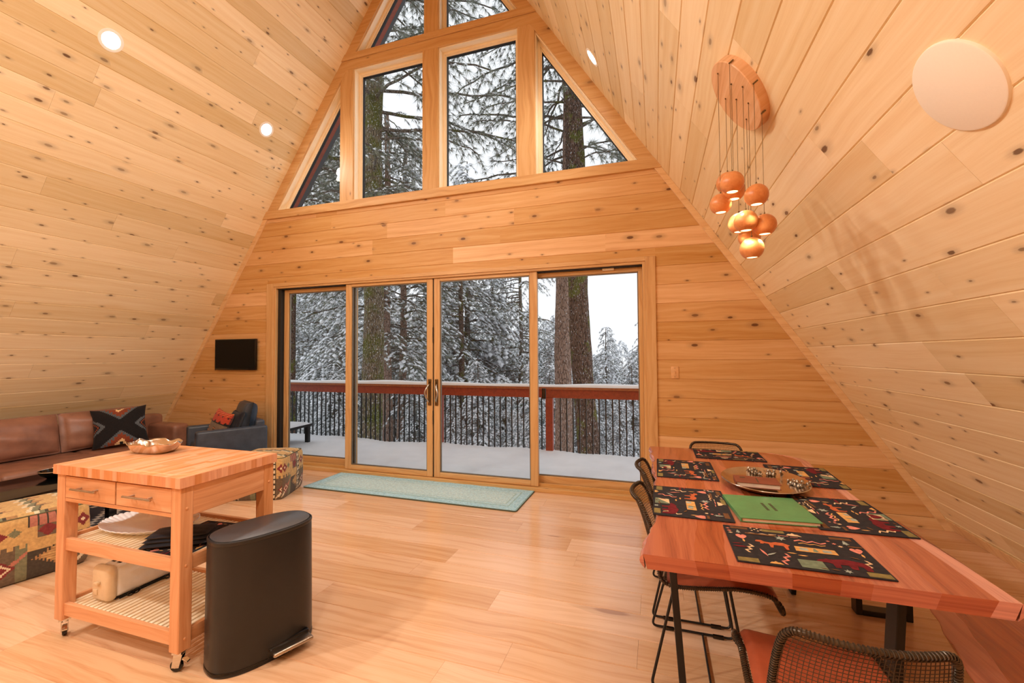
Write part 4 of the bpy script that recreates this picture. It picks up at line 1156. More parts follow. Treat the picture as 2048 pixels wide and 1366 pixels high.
# armchair : local x = across, y = back
ac = thing('armchair', 'dark blue black leather armchair beside the glass doors', 'armchair', (-5.103,4.072,0), math.radians(-27.2))
AW, AD = .68, .74
for sg in (-1,1):
    m = MB(); rbox(m, sg*(AW/2-.05),0,.365,.10,AD,.49,.03,4)
    m.build('arm', M['black_leather'], ac, smooth=40)
m = MB(); rbox(m, 0,-.03,.34,AW-.205,AD-.12,.20,.04,4); m.build('seat_cushion', M['black_leather'], ac, smooth=40)
m = MB(); rbox(m, 0,AD/2-.06,.40,AW-.205,.11,.54,.03,4); m.build('back', M['black_leather'], ac, smooth=40)
m = MB(); puff(m, .0,AD/2-.175,.67,AW-.22,.20,.45,'y',20,.4,8,.02,9,tilt=Matrix.Rotation(math.radians(-10),3,'X')); weld(m.build('back_cushion', M['black_leather'], ac, smooth=60), .002)
m = MB(); rbox(m, 0,0,.19,AW-.24,AD-.1,.10,.01,2); m.build('seat_base', M['black_leather'], ac, smooth=40)
for x in (-.28,.28):
    for y in (-.31,.31):
        m = MB(); m.box(x-.02,x+.02,y-.02,y+.02,.0,.14); m.build('leg', M['black_metal'], ac)
PR, PG = rgb(186,72,52), rgb(122,104,88)
def p2col(u, v):
    j = int(v*26); i = int(u*26)
    if v > .82: return PR if (i*7+j*3) % 5 else rgb(206,132,72)
    if v > .58:
        if abs((i % 7)-3)+abs((j % 6)-3) < 2: return rgb(40,34,34)
        return PR
    if v > .54: return rgb(40,34,34)
    if abs((i % 9)-4) < 2 and v < .4: return rgb(66,52,46) if j % 3 else rgb(180,120,80)
    return PG
sp_ = thing('throw_pillow', 'small red and grey patterned throw pillow on the leather armchair', 'pillow', (-5.12,3.99,.625), math.radians(-8))
m = MB(); puff(m, 0,0,0,.36,.12,.36,'y',52,.6,6,.02,8,colfn=p2col,tilt=Matrix.Rotation(math.radians(-20),3,'X') @ Matrix.Rotation(math.radians(10),3,'Y'),corner=.1); weld(m.build('cover', M['kilim'], sp_, smooth=60), .002)
sp2 = thing('throw_pillow', 'dark navy throw pillow behind the red pillow on the armchair', 'pillow', (-5.02,4.10,.615), math.radians(-24))
m = MB(); puff(m, 0,0,0,.38,.12,.36,'y',24,.6,6,.02,8,tilt=Matrix.Rotation(math.radians(-20),3,'X'),corner=.1); weld(m.build('cover', M['navy'], sp2, smooth=60), .002)

# kilim poufs
K1 = dict(g=rgb(200,164,108), r=rgb(126,52,52), c=rgb(218,202,172), d=rgb(72,64,54), t=rgb(166,126,84), o=rgb(122,122,94), p=rgb(178,116,98), b=rgb(108,92,74))
def poufcol(seed, face):
    rg = random.Random(seed*10+face)
    N = 64
    def fn(u, v):
        i, j = int(u*N), int(v*50)
        if face == 4:   # top
            q = (j+(i//3) % 4) % 18
            if q < 7: return K1['g']
            if q < 9: return K1['c']
            if q < 12: return K1['o']
            if q < 13: return K1['d']
            return K1['g'] if (i//5) % 3 else K1['t']
        s = (i+seed*7+face*11) % 46
        # vertical hooked band
        if 17 <= s < 24:
            if s in (17,23): return K1['d']
            return K1['c'] if ((j//2+ (1 if s in (19,20) else 0)) % 3 and not ((j % 6 < 2) and s in (20,21))) else K1['d']
        if s < 17:      # big stepped arrow, gold over brown
            k = abs((j % 34)-15)-(s//1)*.62
            if j > 40: return K1['p'] if s % 5 else K1['d']
            if k < -3: return K1['t'] if j % 2 else K1['g']
            if k < -1: return K1['d'] if (i % 2) else K1['t']
            if j > 30 and s > 4: return K1['r'] if (abs(s-10)+abs(j-36)) < 6 else K1['b']
            return K1['d'] if j < 22 else K1['g']
        w = s-24
        # field: gold above a stepped line, brown below, diagonal stripe, medallions
        step = 25+(w//3 % 2)*3
        dg = abs((j)-(w*.9+2))
        md = abs(w-9)+abs(j-12); md2 = abs(w-6)+abs(j-37)
        if md < 7: return K1['c'] if md in (3,4) else K1['r']
        if md2 < 6: return K1['r'] if md2 > 1 else K1['c']
        if dg < 1.6 and j < 26: return K1['c'] if w < 10 else K1['p']
        if j > step: return K1['o'] if (abs(w-15)+abs(j-38) < 4) else K1['g']
        return K1['b'] if w < 16 else K1['o']
    return fn
def pouf(loc, rz, label, seed, size=.54, h=.425):
    t = thing('pouf', label, 'pouf', loc, rz, 'kilim poufs')
    m = MB(); n = 64
    def bulge(p):
        x, y, z = p; k = 1+.035*(1-(2*z/h-1)**2)
        ex = 8; r = (abs(2*x/size)**ex+abs(2*y/size)**ex)**(1/ex); rm = max(abs(2*x/size),abs(2*y/size))
        q = (rm/r if r > 1e-6 else 1)
        zt = z
        rr = max(abs(2*x/size), abs(2*y/size))
        if z > h*.999: zt = h+.022*(1-rr**4)-.014*max(0,(rr-.82)/.18)**2
        e = min(z, h-z); k *= 1-.05*max(0,1-e/.05)**2
        return (x*k*(.93+.07*q)*q**.6, y*k*(.93+.07*q)*q**.6, zt)
    hs = size/2
    faces = [lambda u, v: (-hs+size*u,-hs,h*v), lambda u, v: (hs,-hs+size*u,h*v), lambda u, v: (hs-size*u,hs,h*v), lambda u, v: (-hs,hs-size*u,h*v), lambda u, v: (-hs+size*u,-hs+size*v,h)]
    for k, f in enumerate(faces): m.grid(lambda u, v, f=f: bulge(f(u, v)), n, n, colfn=poufcol(seed, k))
    m.add([bulge((x,y,0)) for x, y in ((-hs,-hs),(hs,-hs),(hs,hs),(-hs,hs))], [(3,2,1,0)], None, .5, 0, [K1['d']])
    weld(m.build('cover', M['kilim'], t, smooth=60), .001)
    m = MB(); e = .0; ring_ = [bulge((x*1.0, y*1.0, h*.985)) for x, y in [(-hs+size*k/20,-hs) for k in range(20)]+[(hs,-hs+size*k/20) for k in range(20)]+[(hs-size*k/20,hs) for k in range(20)]+[(-hs,hs-size*k/20) for k in range(20)]]
    m.tube(ring_, .004, 6, closed=True); m.build('piping', plain('olive_piping', rgb(92,88,60), .8), t, smooth=60)
    return t
pouf((-4.215,1.845,.0078), math.radians(-12), 'kilim patterned pouf at the left, beside the coffee table', 1, .56, .42)
pouf((-3.985,3.665,.0005), math.radians(22), 'kilim patterned pouf in front of the armchair, behind the cart', 2, .53, .425)

# ------------------------------------------------------------------ on the walls
tv = thing('wall_screen', 'small black flat television mounted on the gable wall above the armchair', 'television', (-5.543,GY,1.497), 0)
m = MB(); rbox(m, 0,-.036,0,.755,.030,.428,.006,2); m.build('bezel', M['gloss_black'], tv, smooth=30)
m = MB(); m.box(-.362,.362,-.0522,-.0508,-.19,.20); m.build('screen', M['screen'], tv)
m = MB(); m.box(-.10,.10,-.022,-.001,-.10,.10); m.build('wall_mount', M['black_metal'], tv)
sw = thing('light_switch', 'tan wall switch plate on the boards right of the doors', 'switch', (.178,GY,1.287), 0)
m = MB(); rbox(m, 0,-.004,0,.072,.007,.118,.003,2); pl_ = m.build('switch_plate', M['switch'], sw, smooth=30)
m = MB(); m.box(-.006,.006,-.016,-.007,-.006,.014); m.build('toggle', M['switch'], pl_, bevel=.002)
for zz in (-.042,.042):
    m = MB(); m.tube([(0,-.009,zz),(0,-.006,zz)], .003, 8); m.build('screw', M['brass_dark'], pl_)

# ------------------------------------------------------------------ fixtures on the roof slopes
def roofframe(sg, loc):
    n = Vector((-sg*S,0,-1)).normalized()      # into the room
    y = Vector((0,1,0)); x = y.cross(n).normalized()
    R = Matrix((x, y, n)).transposed().to_4x4(); R.translation = Vector(loc); return R
def onroof(sg, y, z): return (XC+sg*(W-z/S), y, z)
LAMPW = 222
def downlight(sg, y, z, label, k=1.):
    t = thing('downlight', label, 'recessed light', group='recessed downlights in the wood slopes'); t.matrix_world = roofframe(sg, onroof(sg, y, z))
    m = MB(); m.lathe([(.066,-.004),(.068,.003),(.080,.005),(.092,.003),(.094,-.003)], 40); m.build('trim_ring', M['white_trim'], t, smooth=50)
    m = MB(); m.lathe([(0,.0015),(.0665,.0015)], 32); m.build('lens', M['lamp_on'], t)
    ld = bpy.data.lights.new('downlight_beam','SPOT'); ld.energy = LAMPW*k; ld.spot_size = math.radians(148); ld.spot_blend = 1.0; ld.shadow_soft_size = .14; ld.color = (1.0,.935,.845)
    lo = bpy.data.objects.new('downlight_beam', ld); COL.objects.link(lo); lo.parent = t; lo.location = (0,0,.012); lo.rotation_euler = (PI,0,0)
    return t
downlight(-1, 2.443, 4.247, 'lit recessed downlight high on the left wood slope, nearer the camera', .4)
downlight(-1, 4.045, 4.250, 'lit recessed downlight on the left wood slope, nearer the gable windows', .28)
downlight(1, 4.04, 4.26, 'lit recessed downlight on the right wood slope beside the windows', .28)
for k, y in enumerate((2.44,.84,-.76,-2.36)): downlight(1, y, 4.25, 'added unseen fill downlight on the right wood slope, %s from the glazing' % ('second','third','fourth','fifth')[k], (.85,1.3,1.6,1.6)[k])  # right row added out of view to fill the room with light
for k, y in enumerate((.84,-.76,-2.36)): downlight(-1, y, 4.25, 'added unseen fill downlight on the left wood slope, %s from the glazing' % ('third','fourth','fifth')[k], (1.6,3.0,2.4)[k])  # left row likewise added, unseen, to brighten the right slope and table
spk = thing('ceiling_speaker', 'large round cream speaker grille flush on the right wood slope', 'speaker'); spk.matrix_world = roofframe(1, onroof(1, 1.553, 2.226))
m = MB(); m.lathe([(0,.009),(.134,.009),(.138,.007),(.140,0),(.140,-.004)], 72); m.build('grille', M['speaker'], spk, smooth=40)

# cluster pendant
CZ = 2.805; CY = 2.435
pd = thing('pendant_lamp', 'cluster pendant lamp of wooden balls hanging from a round wooden canopy', 'pendant lamp')
Rm = roofframe(1, onroof(1, CY, CZ)); 
m = MB(); Rc = .196
m.lathe([(0,.046),(Rc-.004,.046),(Rc,.042),(Rc,.0)], 72)
m.uv = [[((Rm @ Vector(m.v[i])).y*1.0, m.v[i][0]) for i in f] for f in m.f]
m.v = [tuple(Rm @ Vector(v)) for v in m.v]
m.build('canopy', M['canopy'], pd, smooth=40)
BALLS = PEND
for (hk, ball, r) in BALLS:
    hk = Vector(hk); b = Vector(ball)
    m = MB(); top = Vector((hk.x, hk.y, hk.z))
    m.tube([top+Vector((.012,0,.010)), top+Vector((.004,0,.006)), top-Vector((0,0,.008)), Vector((hk.x,hk.y,b.z+r*.96))], .0013, 5)
    m.build('cord', M['brass_dark'], pd, smooth=60)
    m = MB(); m.tube([top+Vector((.016,0,.012)), top+Vector((-.003,0,-.003))], .004, 6); m.build('cord_grip', M['brass_dark'], pd, smooth=60)
    m = MB(); prf = []
    amax = math.radians(150)
    for k in range(25): a = amax*k/24; prf.append((r*sin(a), r*cos(a)))
    ri = r-.005
    for k in range(14): a = amax-(amax-math.radians(60))*k/13; prf.append((ri*sin(a)*.97, ri*cos(a)))
    m.lathe(prf, 40, c=tuple(b)); m.uv = [[(q[0]*3+b.x*9, q[1]*.16+b.y*7) for q in f_] for f_ in m.uv]; sh = m.build('ball_shade', M['pendant'], pd, smooth=60)
    m = MB(); m.lathe([(0,-r*.80),(r*.46,-r*.80)], 24, c=tuple(b)); m.build('lit_opening', M['bulb_on'], sh)
    ld = bpy.data.lights.new('bulb_beam','SPOT'); ld.energy = 4.0; ld.spot_size = math.radians(115); ld.spot_blend = .7; ld.shadow_soft_size = .022; ld.color = (1.0,.86,.66)
    lo = bpy.data.objects.new('bulb_beam', ld); COL.objects.link(lo); lo.parent = sh; lo.location = b-Vector((0,0,r*.86))
    m = MB(); m.tube([b+Vector((0,0,r*.96)), b+Vector((0,0,r+.010))], .004, 8); m.build('cap', M['brass_dark'], sh, smooth=50)
# ------------------------------------------------------------------ outdoors: deck
CAMP = np.array([0,0,1.47])
RIGHT = np.array(CAMR[0:3]); FWD = np.array(CAMR[6:9])
FH = np.array([FWD[0],FWD[1]]); RH = np.array([RIGHT[0],RIGHT[1]]); 
def place(px, d):
    v = FH+RH*((px-1024)/869.); return (v[0]*d, v[1]*d)
def ztop(py, d): return 1.47+d*(711-py)/869.
RY = 6.62
def snowz(x, y): return -.012+.012*sin(x*1.7+y*.9)+.008*sin(x*4.1-y*2.3)+.02*max(0,(y-6.2))*sin(x*3.1)+.006*sin(x*9+y*5)
m = MB(); X0, X1, Y0d, Y1d = -9.6, 2.6, 4.735, RY+.06
m.grid(lambda u, v: (X0+(X1-X0)*u, Y0d+(Y1d-Y0d)*v, snowz(X0+(X1-X0)*u, Y0d+(Y1d-Y0d)*v)-(.04*max(0,(v-.975)/.025)**2)), 160, 40)
tag(m.build('deck_snow', M['snow'], smooth=80), 'smooth blanket of fresh snow on the deck outside', 'snow', None, 'stuff')
m = MB()
for k in range(14): 
    y = 4.74+k*.14; m.box(-9.7, 2.7, y, y+.134, -.16, -.12, grain='x')
m.box(-9.7,2.7,4.74,RY+.05,-.4,-.165)
struct(m.build('trim_deck', M['rust']))
rl = thing('deck_railing', 'rust stained deck railing with thin black balusters beyond the glass doors', 'railing', (0,RY,0))
m = MB(); m.box(-9.6,2.6,-.07,.07,.935,.972,grain='x'); m.build('cap_board', M['rust_lit'], rl, bevel=.004)
m = MB(); m.box(-9.6,2.6,-.022,.022,.80,.935,grain='x'); m.build('top_rail', M['rust'], rl, bevel=.004)
m = MB(); m.box(-9.6,2.6,-.022,.022,-.145,-.09,grain='x'); m.build('bottom_rail', M['rust'], rl)
for x in (-5.30,-3.475,-1.575,.30,-7.1):
    m = MB(); m.box(x-.055,x+.055,-.045,.045,-.16,.80,grain='z'); m.build('post', M['rust'], rl, bevel=.004)
x = -8.3
while x < 1.3:
    if min(abs(x-p) for p in (-5.30,-3.475,-1.575,.30,-7.1)) > .075:
        m = MB(); m.box(x-.0095,x+.0095,-.0095,.0095,-.10,.81); m.build('baluster', M['black_metal'], rl)
    x += .0985
def capsnow(u, v):
    x = -9.6+12.2*u; a = PI*v; w = .082+.006*sin(x*7); h = .050+.012*sin(x*1.3+1)+.006*sin(x*5.3)
    return (x, RY-w*cos(a), .9725+h*max(0,sin(a))**.55)
m = MB(); m.grid(capsnow, 200, 12); tag(m.build('rail_snow', M['snow'], smooth=80), 'ridge of snow lying along the deck railing cap', 'snow', None, 'stuff')
# snow-covered patio table at the left
ot = thing('patio_table', 'low black patio table half buried in snow on the deck at the left', 'table', (-6.02,5.72,0), .10)
m = MB(); m.box(-.62,.42,-.30,.30,.27,.31); m.build('table_top', M['black_metal'], ot, bevel=.004)
for x in (-.57,.37):
    for y in (-.25,.25):
        m = MB(); m.box(x-.03,x+.03,y-.03,y+.03,-.12,.27); m.build('leg', M['black_metal'], ot)
m = MB(); m.grid(lambda u, v: (-.61+1.02*u, -.29+.58*v, .3105+.035*(max(0,1-(2*u-1)**8)*max(0,1-(2*v-1)**8))**.5), 24, 16)
so = m.build('table_snow', M['snow'], None, smooth=70); so.location = (-6.02,5.72,0); so.rotation_euler = (0,0,.10); tag(so, 'snow layer on top of the low black patio table', 'snow', None, 'stuff')

# ------------------------------------------------------------------ terrain
def gz(x, y):
    d = math.hypot(x, y); z = -3.2-.16*max(0,min(d,60)-8)
    if d > 60: z += .10*(d-60)
    return z+.25*sin(x*.35)*cos(y*.3)+.1*sin(x*1.1+y*.8)
m = MB(); m.grid(lambda u, v: (lambda a, r: (r*sin(a), r*cos(a), gz(r*sin(a), r*cos(a))))(math.radians(-75+115*u), 5.5+120*v**1.8), 120, 70)
struct(m.build('snowy_ground', M['snow'], smooth=80))

# ------------------------------------------------------------------ trees
def np_mesh(name, V, F3, mat, rnd=None, smooth=False):
    me = bpy.data.meshes.new(name); V = np.asarray(V, np.float32); F3 = np.asarray(F3, np.int32)
    me.vertices.add(len(V)); me.vertices.foreach_set('co', V.ravel())
    me.loops.add(F3.size); me.loops.foreach_set('vertex_index', F3.ravel())
    k = F3.shape[1]; n = len(F3); me.polygons.add(n)
    me.polygons.foreach_set('loop_start', np.arange(0, n*k, k, dtype=np.int32))
    a = me.attributes.new('rnd','FLOAT','FACE'); a.data.foreach_set('value', (rnd if rnd is not None else RNG.random(n)).astype(np.float32))
    if smooth: me.polygons.foreach_set('use_smooth', np.ones(n, bool))
    me.materials.append(mat); me.update(calc_edges=True); me.validate()
    return me
def unit(a): return a/np.maximum(np.linalg.norm(a, axis=-1, keepdims=True), 1e-9)
def needles_tris(P, D, k, ln, w, spread, drop=0.):
    n = len(P); R = unit(RNG.normal(size=(n,k,3)))
    d = unit(D[:,None,:]*1.0+R*spread+np.array([0,0,-drop])); L = ln*(.7+.5*RNG.random((n,k,1)))
    sd = unit(np.cross(d, unit(RNG.normal(size=(n,k,3)))))*w*.5
    b = np.repeat(P[:,None,:], k, 1)
    V = np.stack([b+sd, b-sd, b+d*L], 2).reshape(-1,3)
    return V, np.arange(len(V)).reshape(-1,3), np.repeat(RNG.random(n), k)
OCT = np.array([[1,0,0],[-1,0,0],[0,1,0],[0,-1,0],[0,0,1],[0,0,-.35]], float)
OF = np.array([[0,2,4],[2,1,4],[1,3,4],[3,0,4],[2,0,5],[1,2,5],[3,1,5],[0,3,5]])
def lumps(P, D, L, Wd, Hh):
    n = len(P); t = unit(D); s = unit(np.cross(t, [0,0,1.])+1e-6); u = np.cross(s, t)
    j = .6+.8*RNG.random((n,1))
    A = np.stack([t*L*j, s*Wd*j, u*Hh*j], 1)                      # n,3,3
    V = P[:,None,:]+np.einsum('oa,nac->noc', OCT, A)
    F = (OF[None]+np.arange(n)[:,None,None]*6).reshape(-1,3)
    return V.reshape(-1,3), F
def crown(z0, z1, R, nb, droop, rise, twigs, tl, tsp, az0=None, azr=PI, shape='cone', seed=0, topp=.8):
    """returns tuft positions/directions and branch polylines"""
    rg = np.random.default_rng(seed); TP = []; TD = []; BR = []
    for i in range(nb):
        f = (i+rg.random())/nb; z = z0+(z1-z0)*f
        L = R*((1-f)**topp if shape == 'cone' else (.55+.45*sin(PI*min(1,f*.9+.1))))*rg.uniform(.7,1.1)
        if L < .12: continue
        a = rg.uniform(0,2*PI) if az0 is None else az0+rg.uniform(-azr, azr)
        h = np.array([cos(a), sin(a), 0]); n = 10
        ts = np.linspace(0,1,n+1); wv = rg.uniform(-.12,.12); side = np.array([-h[1],h[0],0])
        kink = rg.normal(size=(n+1,3))*.022*L if shape != 'cone' else np.zeros((n+1,3))
        kink[0] = 0
        sp = np.array([0,0,z])+h*(L*ts)[:,None]+side*(wv*L*np.sin(ts*3))[:,None]+np.array([0,0,1.])*(L*(rise*ts-droop*ts**2))[:,None]+np.cumsum(kink,0)*.5
        BR.append((sp, .012*L+.006))
        nt = max(2, int(twigs*L))
        for j in range(nt):
            t = .22+.78*(j+rg.random())/nt; k = min(n-1, int(t*n)); p = sp[k]+(sp[k+1]-sp[k])*(t*n-k)
            dr = unit(sp[k+1]-sp[k]); sg = 1 if j % 2 else -1
            l = tl*(1.15-.6*t)*rg.uniform(.6,1.2)*(.5+.5*min(1,L/1.5))
            d = unit(dr*.75+side*sg*rg.uniform(.5,1.0)+np.array([0,0,rg.uniform(-.35,.12)-droop*.25]))
            q = np.linspace(0,1,5); tw = p+d*(l*q)[:,None]+np.array([0,0,-1.])*(l*(.25+droop*.5)*q**2)[:,None]
            BR.append((tw, .004+.004*l))
            m_ = max(1, int(l/tsp))
            for s_ in range(m_):
                t2 = (s_+1)/m_; k2 = min(3, int(t2*4)); pp = tw[k2]+(tw[k2+1]-tw[k2])*(t2*4-k2)
                TP.append(pp); TD.append(unit(tw[k2+1]-tw[k2]))
        TP.append(sp[-1]); TD.append(unit(sp[-1]-sp[-2]))
    return np.array(TP), np.array(TD), BR
def branch_mesh(BR, n=4):
    Vs = []; Fs = []; o = 0
    for sp, r in BR:
        m_ = len(sp); T = unit(np.gradient(sp, axis=0)); s = unit(np.cross(T, [0,0,1.])+1e-6); u = np.cross(s, T)
        rr = r*np.linspace(1,.35,m_)[:,None]
        ring_ = [sp+s*rr*cos(2*PI*k/n)+u*rr*sin(2*PI*k/n) for k in range(n)]
        V = np.stack(ring_, 1).reshape(-1,3); Vs.append(V)
        i = np.arange(m_-1)[:,None]*n; k = np.arange(n)[None]; k2 = (k+1)%n
        Fs.append(np.stack([i+k, i+k2, i+n+k2, i+n+k], 2).reshape(-1,4)+o); o += len(V)
    return np.concatenate(Vs), np.concatenate(Fs)
def trunk_mesh(name, r0, r1, h, mat, seg=28, rings=60, lean=(0,0), rough=.05, seed=0, flare=.25):
    rg = random.Random(seed); ph = [rg.uniform(0,6) for _ in range(6)]
    def fn(u, v):
        a = 2*PI*u; z = h*v; r = r0+(r1-r0)*v+r0*flare*math.exp(-z/.6)
        r *= 1+rough*(sin(a*7+ph[0]+z*.8)*.5+sin(a*13+ph[1]-z*1.7)*.4+sin(z*3.1+a*2+ph[2])*.35+.3*sin(z*7+a*5+ph[3]))
        return (r*cos(a)+lean[0]*z+.05*r0*sin(z*.7+ph[4])*4, r*sin(a)+lean[1]*z, z)
    m = MB(); m.grid(fn, seg, rings, closed_u=True); return m.build(name, mat, None, smooth=60)
SNOWB = M['snow']
class Proto: pass
def proto(kind, seed, z0, z1, R, nb, droop, rise, twigs, tl, tsp, needle, k, ln, w, spread, drop, snow, lump, az0=None, azr=PI, shape='cone', topp=.8, lean=0.):
    p = Proto(); TP, TD, BR = crown(z0,z1,R,nb,droop,rise,twigs,tl,tsp,az0,azr,shape,seed,topp)
    if lean:
        TP[:,0] += lean*TP[:,2]
        for sp_b, _ in BR: sp_b[:,0] += lean*sp_b[:,2]
    V, F, r = needles_tris(TP, TD, k, ln, w, spread, drop); p.fol = np_mesh('foliage', V, F, needle, r)
    V, F = branch_mesh(BR); p.br = np_mesh('branches', V, F, M['bark_grey'], smooth=True)
    sel_ = RNG.random(len(TP)) < snow
    if sel_.any():
        V, F = lumps(TP[sel_]+np.array([0,0,lump[2]*.5]), TD[sel_]*np.array([1,1,.7]), *lump); p.sn = np_mesh('snow_load', V, F, SNOWB, smooth=True)
    else: p.sn = None
    return p
def tree(label, p, x, y, z, rz=0, sc=1., trunk=None, group=None, cat='tree', name='conifer'):
    t = thing(name, label, cat, (x,y,z), rz, group); t.scale = (sc,)*3
    def ch(me, nm):
        o = bpy.data.objects.new(nm, me); COL.objects.link(o); o.parent = t; return o
    if trunk is not None:
        if isinstance(trunk, bpy.types.Mesh): ch(trunk, 'trunk')
        else: trunk.parent = t
    if p:
        ch(p.br, 'branches'); ch(p.fol, 'foliage')
        if p.sn: ch(p.sn, 'snow_load')
    return t
# firs, bare-trunk pines
firs = [proto('fir', 10+i, .4, 9.2, 2.3, 150, .34, .10, 7.5, .75, .105, M['needle'] if i < 2 else M['needle_dark'], 7, .13, .016, .75, .25, .9, (.105,.065,.036)) for i in range(3)]
fars = [proto('fir', 20+i, .5, 10.8, 2.3, 130, .30, .06, 5.5, .70, .16, M['needle_haze'], 7, .20, .030, .8, .25, .97, (.17,.10,.06)) for i in range(3)]  # paler needles and heavier snow stand in for haze over distance
ft = []
for i in range(2):
    o = trunk_mesh('trunk', .14, .012, 8.9, M['bark_grey'], 10, 12, seed=i); ft.append(o.data); bpy.data.objects.remove(o)
pines = [proto('pine', 40+i, 4.6+i, 15, 2.7, 75, .30, .12, 5, .85, .15, M['needle'], 9, .17, .013, .8, .25, .62, (.11,.06,.035), shape='pine') for i in range(2)]
rg = random.Random(5)
# far forest
k = 0
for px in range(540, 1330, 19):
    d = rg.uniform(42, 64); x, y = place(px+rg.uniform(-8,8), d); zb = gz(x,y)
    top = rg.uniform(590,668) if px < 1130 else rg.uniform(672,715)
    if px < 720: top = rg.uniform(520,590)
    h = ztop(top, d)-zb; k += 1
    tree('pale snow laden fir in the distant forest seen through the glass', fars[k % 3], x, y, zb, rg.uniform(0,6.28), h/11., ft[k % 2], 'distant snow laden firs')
# middle forest
for px in range(545, 1310, 27):
    d = rg.uniform(21, 33); x, y = place(px+rg.uniform(-10,10), d); zb = gz(x,y)
    top = rg.uniform(610,705) if px < 1125 else rg.uniform(690,745)
    if px < 700: top = rg.uniform(470,580)
    h = ztop(top, d)-zb; k += 1
    tree('grey green fir heavy with snow in the middle of the forest behind the railing', firs[k % 3], x, y, zb, rg.uniform(0,6.28), h/9.6, ft[k % 2], 'mid distance firs behind the railing')
# nearer young firs below the deck
for px, d, top in ((600,13.5,742),(668,15,700),(955,13.5,690),(1010,15,730),(1060,13,705),(905,14,760),(830,15,748),(1212,24,632),(1262,15,690),(1098,16,690),(1290,19,612),(1240,14,770)):
    x, y = place(px, d); zb = gz(x,y); h = ztop(top, d)-zb; k += 1
    lab = 'snow draped young fir just beyond the deck railing'; g = 'young firs close to the deck'
    if px == 1212: lab = 'slender snowy fir with a pointed top against the white sky, right of the paired trunks'; g = None
    if px == 1290: lab = 'dark snowy fir cut by the right edge of the right door pane'; g = None
    tree(lab, firs[k % 3], x, y, zb, rg.uniform(0,6.28), h/9.6, ft[k % 2], g)
# straight forest trunks seen through the doors
for px, d, w, lab, mt in ((775,15.5,.40,'slim brown pine trunk right behind the mossy trunk','bark_red'),(801,17,.34,'pale straight pine trunk second to the right of the mossy trunk','bark_red'),(849,22,.30,'thin grey pine trunk left of the meeting door stiles','bark_grey'),
                      (921,21,.34,'straight dark pine trunk in the right middle door pane','bark_dark'),(1040,24,.30,'thin grey pine trunk near the right edge of the right middle pane','bark_grey'),(650,26,.34,'grey pine trunk deep in the forest behind the left door pane','bark_grey'),(985,30,.3,'faint grey pine trunk between two darker trunks in the right middle pane','bark_grey')):
    x, y = place(px, d); zb = gz(x,y)-.3
    o = trunk_mesh('trunk', w/2*1.1, w/2*.4, 15, M[mt], 20, 60, lean=((1 if px == 801 else -.3)*.014,0), seed=px)
    tree(lab, pines[k % 2], x, y, zb, rg.uniform(0,6.28) if px not in (775,801) else 0, 1., o, name='pine_tree'); k += 1
# the three big trunks next to the deck
def bigcrown(seed, z0, z1, R, nb, az0=None, azr=PI, snow=.5, needle='needle', lean=0.):
    return proto('big', seed, z0, z1, R, nb, .26, .12, 5.6, .70, .12, M[needle], 20, .19, .009, .95, .25, snow, (.08,.035,.022), az0, azr, 'pine', .8, lean)
x, y = place(739, 10.2); zb = gz(x,y)-.4
o = trunk_mesh('trunk', .262, .15, 19, M['bark_moss'], 40, 150, lean=(.012,0), rough=.07, seed=3)
tree('thick mossy pine trunk speckled with snow behind the left middle door pane', bigcrown(101, 8.0, 17, 3.4, 70, None, PI, .55, lean=.012), x, y, zb, 0, 1., o, name='pine_tree')
x, y = place(1183, 10.2); zb = gz(x,y)-.4
o = trunk_mesh('trunk', .265, .17, 19, M['bark_dark'], 40, 150, lean=(-.038,0), rough=.07, seed=4)
tree('thick dark brown pine trunk, right of the close pair in the right door pane', bigcrown(102, 9.6, 17, 2.9, 34, -.15, 1.0, .35, lean=-.038), x, y, zb, 0, 1., o, name='pine_tree')
x, y = place(1116, 11.6); zb = gz(x,y)-.4
o = trunk_mesh('trunk', .24, .16, 19, M['bark_red'], 40, 150, lean=(.030,0), rough=.06, seed=6)
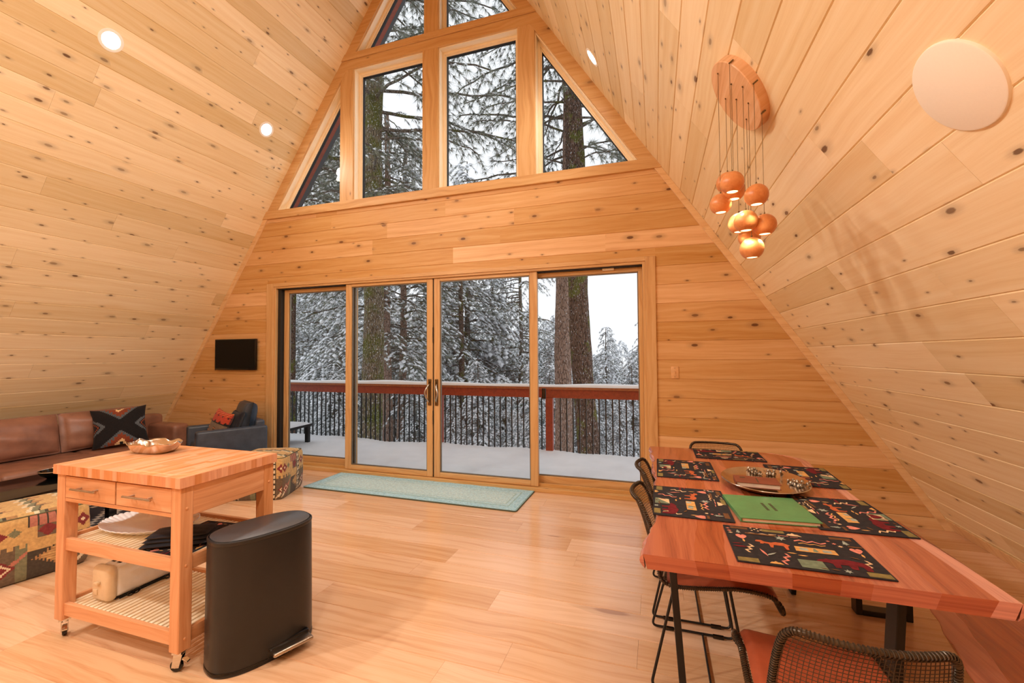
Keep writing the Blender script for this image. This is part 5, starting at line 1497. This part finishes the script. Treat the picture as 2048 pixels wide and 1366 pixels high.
tree('thick reddish pine trunk, left of the close pair in the right door pane', bigcrown(103, 9.4, 17, 3.2, 30, math.radians(165), 1.0, .35, lean=.03), x, y, zb, 0, 1., o, name='pine_tree')
# pines whose crowns fill the upper windows
x, y = place(583, 13); zb = gz(x,y)
o = trunk_mesh('trunk', .16, .09, 17, M['bark_dark'], 20, 60, seed=8)
tree('dense snowy pine crown filling the left upper windows', bigcrown(104, 8.4, 17, 3.2, 90, None, PI, .8), x, y, zb, 0, 1., o, name='pine_tree')
x, y = place(1345, 13); zb = gz(x,y)
o = trunk_mesh('trunk', .2, .1, 16, M['bark_dark'], 20, 60, seed=9)
tree('pine whose twigs show at the right of the triangular upper window', bigcrown(105, 10.0, 14, 2.4, 30, None, PI, .4), x, y, zb, 0, 1., o, name='pine_tree')
x, y = place(935, 24); zb = gz(x,y)
tree('bushy snowy pine top rising at the lower left of the large upper window', firs[0], x, y, zb, 1., (ztop(268,24)-zb)/9.6, ft[0], None, name='conifer')
# ------------------------------------------------------------------ world, camera, view
w = bpy.data.worlds.new('overcast'); SC.world = w; w.use_nodes = True
nt = w.node_tree; nt.nodes.clear()
bg = nt.nodes.new('ShaderNodeBackground'); out = nt.nodes.new('ShaderNodeOutputWorld')
bg.inputs[0].default_value = (.93,.955,1.0,1); bg.inputs[1].default_value = 1.15
nt.links.new(bg.outputs[0], out.inputs[0])
cam = bpy.data.cameras.new('camera'); co = bpy.data.objects.new('camera', cam); COL.objects.link(co)
R = CAMR
co.matrix_world = Matrix(((R[0],-R[3],-R[6],0),(R[1],-R[4],-R[7],0),(R[2],-R[5],-R[8],1.47),(0,0,0,1)))
cam.sensor_width = 36; cam.lens = 869/2048*36; cam.clip_start = .05; cam.clip_end = 400
SC.camera = co
vs = SC.view_settings; vs.view_transform = 'Standard'; vs.look = 'None'; vs.gamma = 1; vs.exposure = 0.0; vs.use_curve_mapping = False
SC.cycles.max_bounces = 9; SC.cycles.diffuse_bounces = 5; SC.cycles.transparent_max_bounces = 16
SC.cycles.caustics_reflective = False; SC.cycles.caustics_refractive = False
SC.cycles.sample_clamp_indirect = 6
